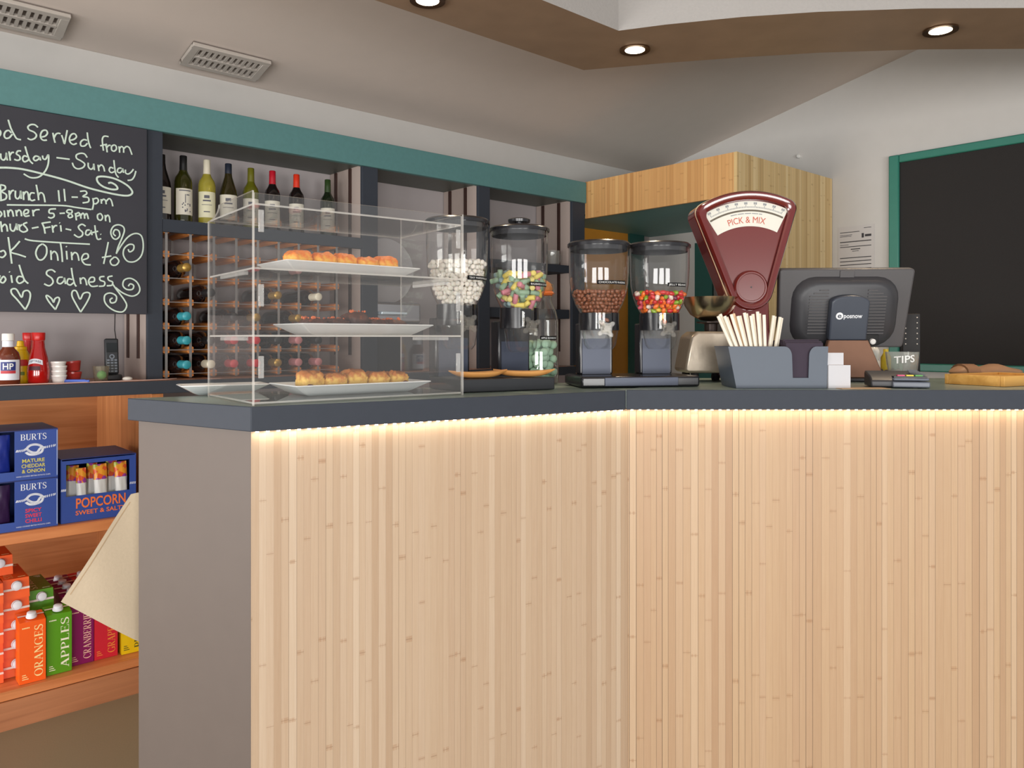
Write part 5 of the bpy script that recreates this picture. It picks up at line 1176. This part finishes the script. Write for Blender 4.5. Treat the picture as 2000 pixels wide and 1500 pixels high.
# ketchup bottles
PRK = [(0.024, 0), (0.032, 0.004), (0.0345, 0.03), (0.0345, 0.05), (0.029, 0.09), (0.0205, 0.125), (0.0185, 0.15)]
KR = mat('ketchup_red', (172, 18, 16), 0.12, var=0.04, coat=0.6)
def ketchup(px, s, label, rot):
    p = wt(px, s); k = thing('ketchup_bottle', label, 'bottle', p, face_cam(p)+rot, 'ketchup bottles')
    m = MB(); m.lathe(PRK, 32); m.build('body', KR, k, smooth=True, ang=60)
    m = MB(); m.lathe([(0.0195, 0.1505), (0.0205, 0.153), (0.0215, 0.176), (0.020, 0.178), (0, 0.178)], 28, cap1=False); m.build('cap', mat('cap_red', (196, 26, 22), 0.3), k, smooth=True, ang=50)
    r_ = prof_r(PRK)
    f = lambda a, z, o=0.0012: Vector(((r_(z)+o)*math.cos(-PI/2+a), (r_(z)+o)*math.sin(-PI/2+a), z))
    m = MB(); m.loops([[f(-0.75+1.5*i/12, z0+0.010*math.cos((i-6)/6*1.2)) for i in range(13)] for z0 in (0.062, 0.067, 0.072, 0.078)], closed=False); lb = m.build('label', W1, k, smooth=True)
    m = MB(); put_text(m, 'TIPTREE', 0.036, 0.008, lambda x, y: f(x/0.03, 0.066+y+0.010*math.cos(x/0.03/0.75*1.2), 0.002)); m.build('lettering', mat('label_blue_black', (40, 44, 80), 0.6), lb)
    m = MB(); m.loops(curved_patch(r_, -0.55, 0.5, 0.048, 0.062, o=0.0014), closed=False); m.build('emblem', mat('emblem_dark', (70, 16, 30), 0.5), lb, smooth=True)
ketchup(75, -0.075, 'red glass ketchup bottle, the front one beside the ramekins', -0.35); ketchup(57, -0.205, 'red glass ketchup bottle behind the mustard, further back', 0.8)
ketchup(67, -0.285, 'red glass ketchup bottle hidden behind the front ketchup', 0.2)
# ramekins
def ramekin(px, s, z, mt, label, group, tilt=0.0, r=0.0255, h=0.029):
    p = wt(px, s); p.z += z
    m = MB(); m.lathe([(r*0.72, 0), (r*0.78, 0.003), (r*0.97, h*0.8), (r, h*0.82), (r, h), (r*0.93, h), (r*0.9, h*0.8), (r*0.7, 0.004), (0, 0.004)], 30, cap1=False)
    o = m.build('ramekin', mt, None, p, 0, smooth=True, ang=45); o.rotation_euler = (0, tilt, 0); tag(o, label, 'ramekin', group)
WR = mat('white_ramekin', (234, 230, 224), 0.25, var=0.01); RR = mat('red_ramekin', (176, 54, 48), 0.28, var=0.03)
for i, lab in enumerate(('white ramekin, bottom of the small stack beside the ketchup', 'white ramekin, second from the bottom of its stack', 'white ramekin, second from the top of its stack', 'white ramekin, topmost of its stack')):
    ramekin(115-(1.5 if i == 3 else 0), -0.075, [0, 0.0165, 0.033, 0.0475][i], WR, lab, 'stacked white ramekins')
ramekin(143, -0.13, 0, RR, 'red ramekin, lower of two behind the white ones', 'stacked red ramekins', r=0.028, h=0.037)
ramekin(143, -0.13, 0.0375, RR, 'red ramekin, tilted upper one of two', 'stacked red ramekins', -0.12, r=0.0285, h=0.037)
# pen
p = wt(148, -0.045); m = MB(); m.lathe([(0.003, -0.045), (0.006, -0.04), (0.0062, 0.03), (0.004, 0.034), (0.0042, 0.045), (0, 0.045)], 14, cap1=False, M=Matrix.Rotation(PI/2, 4, 'Y'))
o = m.build('marker_pen', mat('blue_pen', (84, 112, 206), 0.35), None, p+Vector((0, 0, 0.0066)), 0.15, smooth=True, ang=50); tag(o, 'blue marker pen lying on the back worktop edge', 'pen')
# tumbler with a green ball
p = wt(197, -0.09); t = thing('glass_tumbler', 'small yellowish glass tumbler by the phone', 'glass', p, 0)
m = MB(); m.lathe([(0.020, 0), (0.022, 0.003), (0.029, 0.056), (0.0275, 0.056), (0.0205, 0.006), (0, 0.006)], 30, cap1=False); m.build('tumbler', pane('amber_glass', (0.90, 0.88, 0.78), milk=0.05, gloss=2.0), t, smooth=True, ang=50)
m = MB(); m.sphere((0, 0, 0), 0.0165, 18, 12); o = m.build('green_ball', mat('green_ball', (120, 206, 130), 0.5), None, p+Vector((0.003, 0, 0.0235)), smooth=True); tag(o, 'light green ball inside the small tumbler', 'ball')
# phone
p = wt(218, -0.15); ph = thing('cordless_phone', 'black cordless phone standing in its cradle on the worktop', 'phone', p, face_cam(p)+0.15)
m = MB(); m.prism([(q.x, q.y) for q in rr(0.07, 0.06, 0, 0.02, 5)], 0.0, 0.022); m.build('cradle', BLM, ph, bevel=0.005)
Mp = Matrix.Translation((0, -0.004, 0.0225)) @ Matrix.Rotation(-0.12, 4, 'X')
m = MB(); m.box(-0.0235, 0.0235, -0.011, 0.011, 0, 0.135, M=Mp); hs_ = m.build('handset', BLM, ph, bevel=0.006, seg=3)
m = MB(); m.box(-0.018, 0.018, -0.0122, -0.0112, 0.082, 0.118, M=Mp); m.build('screen', mat('phone_screen', (30, 34, 36), 0.1), hs_)
m = MB()
m.lathe([(0.009, 0), (0.009, 0.0012), (0.005, 0.0012), (0.005, 0)], 18, cap0=False, cap1=False, M=Mp @ Matrix.Translation((0, -0.0112, 0.066)) @ Matrix.Rotation(PI/2, 4, 'X'))
for r_ in range(5):
    for c_ in (-1, 0, 1): m.box(c_*0.0125-0.0045, c_*0.0125+0.0045, -0.0125, -0.0112, 0.008+r_*0.0105, 0.0135+r_*0.0105, M=Mp)
m.build('buttons', mat('phone_buttons', (120, 128, 138), 0.4), hs_)
m = MB(); m.tube([Mp @ Vector((0.015, 0.03, 0.02)), Vector((0.03, 0.05, 0.10)), Vector((0.022, 0.075, 0.19)), Vector((0.028, 0.10, 0.30))], 0.0018, 6); m.build('cable', mat('black_cable', (30, 26, 28), 0.5), ph, smooth=True)
p = wt(249, -0.05); m = MB(); m.sphere((0, 0, 0.0085), 0.0175, 20, 10, sz=0.48); o = m.build('white_pebble', mat('white_ceramic', (226, 222, 214), 0.3), None, p, smooth=True); tag(o, 'white oval pebble shaped lid on the worktop by the post', 'lid')
# pinkish cable along the worktop edge
m = MB(); q = []
for px, s in ((-60, -0.02), (40, -0.02), (130, -0.022), (215, -0.024), (290, -0.030), (330, -0.05), (345, -0.085)):
    a = wt(px, s); q.append((a.x, a.y, a.z+0.0022))
m.tube(q, 0.0018, 6); o = m.build('pale_cable', mat('pink_cable', (226, 190, 178), 0.5), smooth=True); tag(o, 'thin pale cable running along the back worktop edge', 'cable')
# coffee machine and tray seen through the case
p = wt(776, -0.13); cm_ = thing('steel_urn', 'steel drinks machine in the dim bay seen through the cake case', 'machine', p, BA)
m = MB(); m.box(-0.14, 0.14, -0.02, 0.20, 0.0, 0.23); m.build('lower_body', mat('machine_black', (46, 50, 58), 0.35), cm_, bevel=0.006)
m = MB(); m.box(-0.13, 0.13, -0.015, 0.2, 0.2305, 0.33); m.build('upper_body', mat('brushed_steel', (170, 172, 180), 0.25, metal=0.9), cm_, bevel=0.012, seg=3)
m = MB(); m.box(-0.125, 0.02, -0.06, -0.0155, 0.268, 0.285); m.build('steel_lip', mat('polished_steel', (206, 222, 236), 0.15, metal=0.6), cm_, bevel=0.004)
p = wt(782, -0.35); m = MB(); m.lathe([(0.165, 0), (0.17, 0.006), (0.165, 0.012), (0.14, 0.008), (0, 0.008)], 48, cap1=False, M=Matrix.Translation((0, 0, 0.50)) @ Matrix.Rotation(PI/2, 4, 'X'))
m2 = m.build('round_tray', mat('pale_tray', (188, 184, 186), 0.4), None, ts(t_at(752, -0.34), -0.34, z_wt), BA, smooth=True, ang=50); tag(m2, 'round pale tray standing upright behind the steel machine', 'tray')
m2.location.z = z_wt+0.0
# glass mug on the small shelf
p = ts(t_at(1080, S_F1-0.08), S_F1-0.08, z_cup+0.001); mg = thing('glass_mug', 'clear glass mug on the small dark shelf behind the dispensers', 'mug', p, BA)
MG = pane('mug_glass', (0.92, 0.93, 0.92), milk=0.10, gloss=2.0)
m = MB(); m.lathe([(0.034, 0), (0.038, 0.004), (0.039, 0.085), (0.037, 0.085), (0.036, 0.006), (0, 0.006)], 30, cap1=False); m.build('cup', MG, mg, smooth=True, ang=50)
m = MB(); m.tube([(0.038+0.026*math.sin(a), 0, 0.045+0.028*math.cos(a)) for a in [PI*i/10 for i in range(11)]], 0.004, 8); m.build('handle', MG, mg, smooth=True)

# ================================================================ CRISP BOXES
NAVY = mat('carton_navy', (46, 74, 152), 0.5, var=0.04, scale=40); NAVD = mat('carton_navy_dark', (34, 46, 104), 0.5, var=0.05)
WHT = mat('print_white', (228, 232, 240), 0.6, var=0.02)
def rope_knot(m, fn):
    """white rope with a figure-of-eight knot printed on the box"""
    def rope(pts, w):
        P = smooth_pts(pts, 6)
        for i in range(0, len(P)-1):
            a, b = P[i], P[i+1]; d = (b-a); n_ = max(1, int(d.length/0.0042))
            for k in range(n_):
                c = a+d*((k+0.5)/n_); u = d.normalized(); v = Vector((-u.y, u.x)); sl = u*0.4+v
                q = [c-u*0.0013-sl*w/2, c+u*0.0013-sl*w/2, c+u*0.0013+sl*w/2, c-u*0.0013+sl*w/2]
                m.quad(*[fn(x.x, x.y) for x in q])
    rope([(-0.055, -0.002), (-0.03, 0.0), (-0.015, 0.014), (0.005, 0.016), (0.022, 0.006), (0.02, -0.01), (0.002, -0.017), (-0.016, -0.016), (-0.026, -0.008)], 0.0075)
    rope([(-0.026, 0.006), (-0.012, -0.008), (0.006, -0.011), (0.016, 0.002), (0.030, 0.004), (0.062, 0.009)], 0.0075)
def crisp_box(t0, s0, z, w_, d_, h_, label, flavour, fcol, zt_, bags):
    t = thing('crisp_box', label, 'box', ts(t0, s0, z), BA, 'blue crisp boxes')
    pw = 0.128
    m = MB(); m.box(0, w_, 0, d_, 0, 0.004); m.box(0, w_, d_-0.003, d_, 0.004, h_-0.003); m.box(0, 0.003, 0, d_-0.003, 0.004, h_-0.003); m.box(w_-0.003, w_, 0, d_-0.003, 0.004, h_-0.003)
    m.box(w_-pw, w_-0.0031, 0, 0.003, 0.004, h_-0.003); m.box(0.0031, w_-pw-0.0001, 0, 0.003, 0.004, 0.03); m.build('carton', NAVY, t)
    m = MB(); m.box(0, w_, 0, d_, h_-0.003+0.0002, h_+0.0002); m.build('lid', NAVD, t)
    cx = w_-pw/2-0.001; f = lambda x, y: Vector((cx+x, -0.0007, y))
    m = MB(); put_serif(m, 'BURTS', 0.078, 0.021, lambda x, y: f(x-0.046, h_*0.795+y)); m.build('brand_lettering', WHT, t)
    m = MB(); rope_knot(m, lambda x, y: f(min(0.0635, x-0.004), h_*0.60+y)); m.build('rope_print', WHT, t)
    m = MB()
    for i, wd in enumerate(flavour):
        put_text(m, wd, (0.068 if wd == '& ONION' else 0.066 if wd == 'MATURE' else 0.07 if wd == 'CHEDDAR' else 0.048)*1.0, 0.0125, lambda x, y, i=i: f(x-0.008, h_*0.345-0.0175*i+y), bold=0.0006)
    m.build('flavour_lettering', mat('flavour_'+fcol[0], fcol[1], 0.6), t)
    m = MB(); put_text(m, 'HAND COOKED BRITISH POTATO CHIPS', 0.10, 0.0042, lambda x, y: f(x-0.008, 0.010+y)); m.build('small_print', WHT, t)
    m = MB(); m.quad(f(pw/2-0.003, 0.006), f(pw/2, 0.006), f(pw/2, h_-0.006), f(pw/2-0.003, h_-0.006)); m.build('edge_line', mat('edge_pale', (150, 166, 206), 0.6), t)
    for k in range(bags):
        bag((w_-pw-0.036-0.066*k, 0.035, 0.005), t, ts(t0, s0, z), mat('bag_blue', (28, 44, 132), 0.25, var=0.35, scale=18) if zt_ else mat('bag_plum', (50, 28, 66), 0.25, var=0.35, scale=18), h_-0.02, 'crisp bag showing in the %s of the two blue crisp boxes, %s one' % ('upper' if zt_ else 'lower', ('right', 'left')[k]), 'crisp bags in the blue boxes')
    return t
def bag(loc, parent, base, mt, h_, label, group, w_=0.06, lean=0.0, top=None, mid=None):
    """pillow shaped packet standing on its end"""
    Mx = Matrix.Translation(base) @ Matrix.Rotation(BA, 4, 'Z')
    m = MB(); n = 20; rings = []; mids = []
    K = 14
    for k in range(K+1):
        u = k/K; pf = max(0.10, math.sin(PI*min(0.97, max(0.03, u)))**0.45)
        th = 0.016*pf; ww = w_/2*(1-0.06*math.sin(PI*u))
        rings.append([Vector((ww*math.copysign(abs(math.cos(a))**0.7, math.cos(a)), th*math.copysign(abs(math.sin(a))**0.8, math.sin(a))+0.0018*math.sin(9*u+7*a), h_*u)) for a in [2*PI*i/n for i in range(n)]])
    m.loops(rings)
    if mid is not None:
        for f in m.bm.faces:
            zc_ = f.calc_center_median().z/h_
            if zc_ > 0.72: f.material_index = 1
    o = m.build('crisp_bag' if 'crisp' in label else 'popcorn_bag', [mt]+([mid] if mid is not None else []), None, None, None, smooth=True, ang=70)
    o.matrix_world = Mx @ Matrix.Translation(loc) @ Matrix.Rotation(lean, 4, 'Y'); tag(o, label, 'bag', group); return o
sbx = -0.020
tb = t_at(113, sbx)
hb = 0.168
crisp_box(tb-0.29, sbx, z_m1+0.001, 0.29, 0.25, hb, 'blue crisp box lettered in red, lower of the two stacked', ('SPICY', 'SWEET', 'CHILLI'), ('red', (226, 52, 66)), False, 2)
crisp_box(tb-0.29, sbx, z_m1+hb+0.002, 0.29, 0.25, hb, 'blue crisp box lettered in yellow, upper of the two stacked', ('MATURE', 'CHEDDAR', '& ONION'), ('yellow', (206, 196, 90)), True, 2)
# popcorn display box
tq = t_at(119, -0.03); wq = 0.245; hq = 0.222; dq = 0.27
pc = thing('popcorn_box', 'open fronted navy popcorn box with orange lettering, right of the crisp boxes', 'box', ts(tq, -0.03, z_m1+0.001), BA)
m = MB(); m.box(0, wq, 0, dq, 0, 0.003); m.box(0, wq, dq-0.003, dq, 0.003, hq); m.box(0, 0.003, 0.0, dq-0.003, 0.003, hq); m.box(wq-0.003, wq, 0.0, dq-0.003, 0.003, hq)
m.box(0.0031, wq-0.0031, 0, 0.003, 0.003, 0.092); m.box(0.0031, 0.016, 0, 0.003, 0.0921, hq-0.004); m.box(wq-0.022, wq-0.0031, 0, 0.003, 0.0921, hq-0.004); m.box(0.0161, wq-0.0221, 0, 0.003, hq-0.018, hq-0.004); m.build('carton', NAVY, pc)
m = MB(); m.box(0, wq, 0, dq, hq+0.0002, hq+0.003); m.build('lid', NAVD, pc)
ORG = mat('print_orange', (236, 116, 52), 0.6); f = lambda x, y: Vector((0.128+x, -0.0007, y))
m = MB(); put_text(m, 'POPCORN', 0.162, 0.036, lambda x, y: f(x, 0.048+y), bold=0.0008); m.build('title_lettering', ORG, pc)
m = MB(); put_text(m, 'SWEET & SALTY', 0.165, 0.0155, lambda x, y: f(x, 0.024+y), bold=0.0007); m.build('flavour_lettering', ORG, pc)
m = MB()
for k in range(9):
    for zz, x0 in ((0.118, 0.0),):
        pass
for x0, x1 in ((0.0, 0.016), (wq-0.022, wq)):
    for k in range(5):
        a = x0+(x1-x0)*k/5; m.quad(Vector((a, -0.0007, 0.112)), Vector((a+0.002, -0.0007, 0.112)), Vector((a+0.0035, -0.0007, 0.12)), Vector((a+0.0015, -0.0007, 0.12)))
m.build('rope_print', WHT, pc)
PB = mat('popcorn_bag_silver', (206, 206, 204), 0.35, var=0.06, scale=14)
def popcorn_top():
    mm, nt, b = nt_new('popcorn_bag_pattern'); tc = N(nt, 'ShaderNodeTexCoord'); vo = N(nt, 'ShaderNodeTexVoronoi'); vo.inputs['Scale'].default_value = 60; L(nt, tc.outputs['Object'], vo.inputs['Vector'])
    r = N(nt, 'ShaderNodeValToRGB'); r.color_ramp.interpolation = 'CONSTANT'; e = r.color_ramp.elements; e[0].color = C(226, 150, 40); e[1].position = 0.45; e[1].color = C(150, 60, 150)
    q = e.new(0.65); q.color = C(214, 86, 40); q = e.new(0.85); q.color = C(170, 176, 60)
    sp = N(nt, 'ShaderNodeSeparateColor'); L(nt, vo.outputs['Color'], sp.inputs[0]); L(nt, sp.outputs[0], r.inputs[0]); L(nt, r.outputs[0], b.inputs['Base Color']); b.inputs['Roughness'].default_value = 0.35; return mm
PTOP = popcorn_top()
for i, (x, y, w_, ln, hgt) in enumerate(((0.036, 0.050, 0.042, 0.06, 0.190), (0.070, 0.020, 0.034, -0.02, 0.182), (0.100, 0.048, 0.036, 0.05, 0.192), (0.132, 0.020, 0.046, -0.02, 0.190), (0.168, 0.048, 0.038, 0.03, 0.194), (0.202, 0.021, 0.044, -0.03, 0.192))):
    bag((x, y, 0.0045), pc, ts(tq, -0.03, z_m1+0.001), PB, hgt, 'silver and orange popcorn bag in the popcorn box, %s of six' % ('leftmost', 'second from left', 'third from left', 'third from right', 'second from right', 'rightmost')[i], 'popcorn bags in the box', w_, ln, mid=PTOP)

# ================================================================ JUICE CARTONS
JW, JD, JH = 0.078, 0.066, 0.222
CAPW = mat('carton_cap_white', (224, 226, 232), 0.4); SEAM = mat('carton_seam', (230, 216, 206), 0.5)
def carton_proto(colour, word, tcol, name):
    cm1 = mat('carton_'+name, colour, 0.4, var=0.03, scale=30); tm = mat('carton_text_'+name, tcol, 0.5)
    t = thing('juice_carton', '', 'carton', (0, 0, -50), 0)
    m = MB()
    m.loops([[Vector(p) for p in ((-JW/2, -JD/2, z0), (JW/2, -JD/2, z0), (JW/2, JD/2, z1), (-JW/2, JD/2, z1))] for z0, z1 in ((0, 0), (JH-0.014, JH), (JH-0.0139, JH+0.0001))]); m.build('body', cm1, t, bevel=0.0012)
    m = MB(); m.quad(Vector((-JW/2, -0.003, JH-0.0035)), Vector((JW/2, -0.003, JH-0.0035)), Vector((JW/2, 0.004, JH-0.002)), Vector((-JW/2, 0.004, JH-0.002)))
    for v in m.bm.verts: v.co.z += 0.0012
    m.build('seam', SEAM, t)
    m = MB(); Mc = Matrix.Translation((0.0, -0.010, JH-0.0055)) @ Matrix.Rotation(0.2, 4, 'X')
    m.lathe([(0.0165, 0), (0.0165, 0.005), (0.0145, 0.006), (0.014, 0.016), (0.012, 0.0175), (0, 0.0175)], 22, cap1=False, M=Mc); m.build('cap', CAPW, t, smooth=True, ang=45)
    m = MB(); f = lambda x, y: Vector((JW/2-0.009-y, -JD/2-0.0006, 0.017+x)); put_serif(m, word, JH*0.80 if len(word) > 6 else JH*0.80, 0.025, f)
    m.build('lettering', tm, t)
    m = MB()
    for k in range(5): m.box(-0.031+0.0046*k, -0.0275+0.0046*k, -JD/2-0.0008, -JD/2-0.0003, JH-0.036, JH-0.032)
    for k in range(3): m.box(-0.031, -0.012-0.004*k, -JD/2-0.0008, -JD/2-0.0003, 0.014+0.007*k, 0.0165+0.007*k)
    m.build('small_print', tm, t); return t
PR_ = {'orange': carton_proto((242, 92, 14), 'ORANGES', (250, 220, 150), 'orange'), 'green': carton_proto((88, 152, 20), 'APPLES', (244, 240, 214), 'green'),
       'purple': carton_proto((132, 14, 88), 'CRANBERRIES', (240, 190, 170), 'purple'), 'red': carton_proto((206, 34, 52), 'GRAPEFRUIT', (238, 140, 60), 'red'), 'yellow': carton_proto((226, 190, 10), 'PINEAPPLE', (70, 78, 30), 'yellow')}
_used = set()
def carton(kind, t, s, z, label, group, rz=0.0, lying=False):
    p = ts(t, s, z); pr = PR_[kind]
    if kind in _used: o = dup(pr, p, BA+rz, label, group=group)
    else: o = pr; o.location = p; o.rotation_euler = (0, 0, BA+rz); o['label'] = label; o['group'] = group; _used.add(kind)
    if lying: o.rotation_euler = (Matrix.Rotation(BA+rz, 3, 'Z') @ Matrix.Rotation(PI/2, 3, 'X') @ Matrix.Rotation(PI, 3, 'Z')).to_euler()   # top faces the room
zl = z_l1+0.001
# standing in front
fs = -0.036-JD/2+0.01
carton('orange', t_at(60, fs), fs, zl, 'orange juice carton standing upright at the front of the bottom shelf', 'orange cartons', 0.0)
carton('green', t_at(111.5, fs-0.02), fs-0.02, zl, 'green apple juice carton standing upright at the front', 'green cartons', 0.0)
tcr = t_at(150, fs-0.06)+0.007; tgr = tcr+JW+0.002
near = ('front', 'second', 'third', 'fourth', 'fifth', 'sixth')
sp0 = fs-0.052
for k in range(6):
    carton('purple', tcr, sp0-k*(JD+0.003), zl, 'purple cranberry carton, %s of its row on the bottom shelf' % near[k], 'purple cartons')
    carton('red', tgr, sp0-k*(JD+0.003), zl, 'red grapefruit carton, %s of its row on the bottom shelf' % near[k], 'red cartons')
tye = tgr+JW+0.012
carton('yellow', tye, fs-0.040, zl, 'yellow pineapple carton, front one half behind the hanging cloth', 'yellow cartons', -0.05)
carton('yellow', tye, fs-0.040-JD-0.004, zl, 'yellow pineapple carton standing behind the front yellow one', 'yellow cartons')
carton('yellow', tye-0.005, fs-0.045-JH/2-0.07, zl+JH+0.018+JD/2+0.0, 'yellow pineapple carton lying on top at the back', 'yellow cartons', 0, True) if False else None
# lying stacks with caps towards the room
def lying(kind, t, sfront, level, label, group): carton(kind, t, sfront-JH, zl+JD/2+level*(JD+0.0012), label, group, 0, True)
to = t_at(33, -0.115); so = -0.118
lv = ('bottom', 'second', 'third', 'fourth', 'fifth', 'sixth')
for i in range(5): lying('orange', to, so, i, 'orange carton lying cap forward, %s level of the near stack' % lv[i], 'orange cartons')
for i in range(6): lying('orange', to-JW-0.004+(0.045 if i == 5 else 0), so-0.02+(0.05 if i < 5 else -0.06), i, 'orange carton lying cap forward, %s level of the stack cut by the left edge' % (lv[i] if i < 5 else 'topmost'), 'orange cartons')
tg2 = to+JW+0.006
for i in range(4): lying('green', tg2, so-0.012-(0.035 if i == 3 else 0), i, 'green carton lying cap forward, %s level beside the orange stack' % lv[i], 'green cartons')

# ================================================================ HANGING CLOTH
LIN = mat('calico', (190, 173, 148), 0.85, var=0.05, scale=160, bump=0.25)
base = P0-Ln*(-0.030)
def on_cloth(px, py):
    k = (px-1000)/F; u = (k*base.y-base.x)/(Ld.x-k*Ld.y); q = base+Ld*u; return u, CH+(HZ-py)/F*q.y
apex, tip, bot = on_cloth(256, 966), on_cloth(119, 1176), on_cloth(271, 1254)
rt_t, rt_b = on_cloth(330, 985), on_cloth(330, 1290)
m = MB(); n = 14
def edge(a, b, n): return [(a[0]+(b[0]-a[0])*i/n, a[1]+(b[1]-a[1])*i/n) for i in range(n+1)]
Ltop = edge(apex, tip, n); Rr_ = edge(rt_t, (rt_b[0], rt_b[1]), n)
# left border runs apex -> tip -> bottom; rows go across to the hidden right side
lefts = edge(apex, tip, 9)+edge(tip, (bot[0]+0.0, bot[1]), 7)[1:]+edge(bot, rt_b, 3)[1:]
rights = edge((apex[0]+0.015, apex[1]+0.003), rt_t, 3)+edge(rt_t, rt_b, len(lefts)-5)[1:]
def c3(u, z, off=0.0):
    q = base+Ld*u+Ln*(0.004*math.sin(u*38+z*9)+0.003*math.sin(z*23)+off); return Vector((q.x, q.y, z))
for off, flip in ((0.0, False), (0.0022, True)):
    rows = []
    for a, b in zip(lefts, rights):
        rows.append([c3(a[0]+(b[0]-a[0])*i/12, a[1]+(b[1]-a[1])*i/12, off) for i in range(13)])
    m.loops(rows, closed=False)
cl_ = m.build('hanging_cloth', LIN, smooth=True, ang=80); tag(cl_, 'beige calico cloth hanging behind the end of the counter', 'cloth')
m = MB(); d_ = Vector((tip[0]-apex[0], tip[1]-apex[1])); nn = Vector((-d_.y, d_.x)).normalized()
if nn.x < 0: nn = -nn
for k in (0.008,):
    m.ribbon([(apex[0]+nn.x*k+d_.x*(0.06+0.86*i/12), apex[1]+nn.y*k+d_.y*(0.06+0.86*i/12)) for i in range(13)], 0.0016, lambda u, z: c3(u, z, -0.0012))
m.build('hem_stitch', mat('hem_tan', (172, 144, 110), 0.9), cl_)  # darker tan hem line along the sloping edge
bpy.context.view_layer.update()
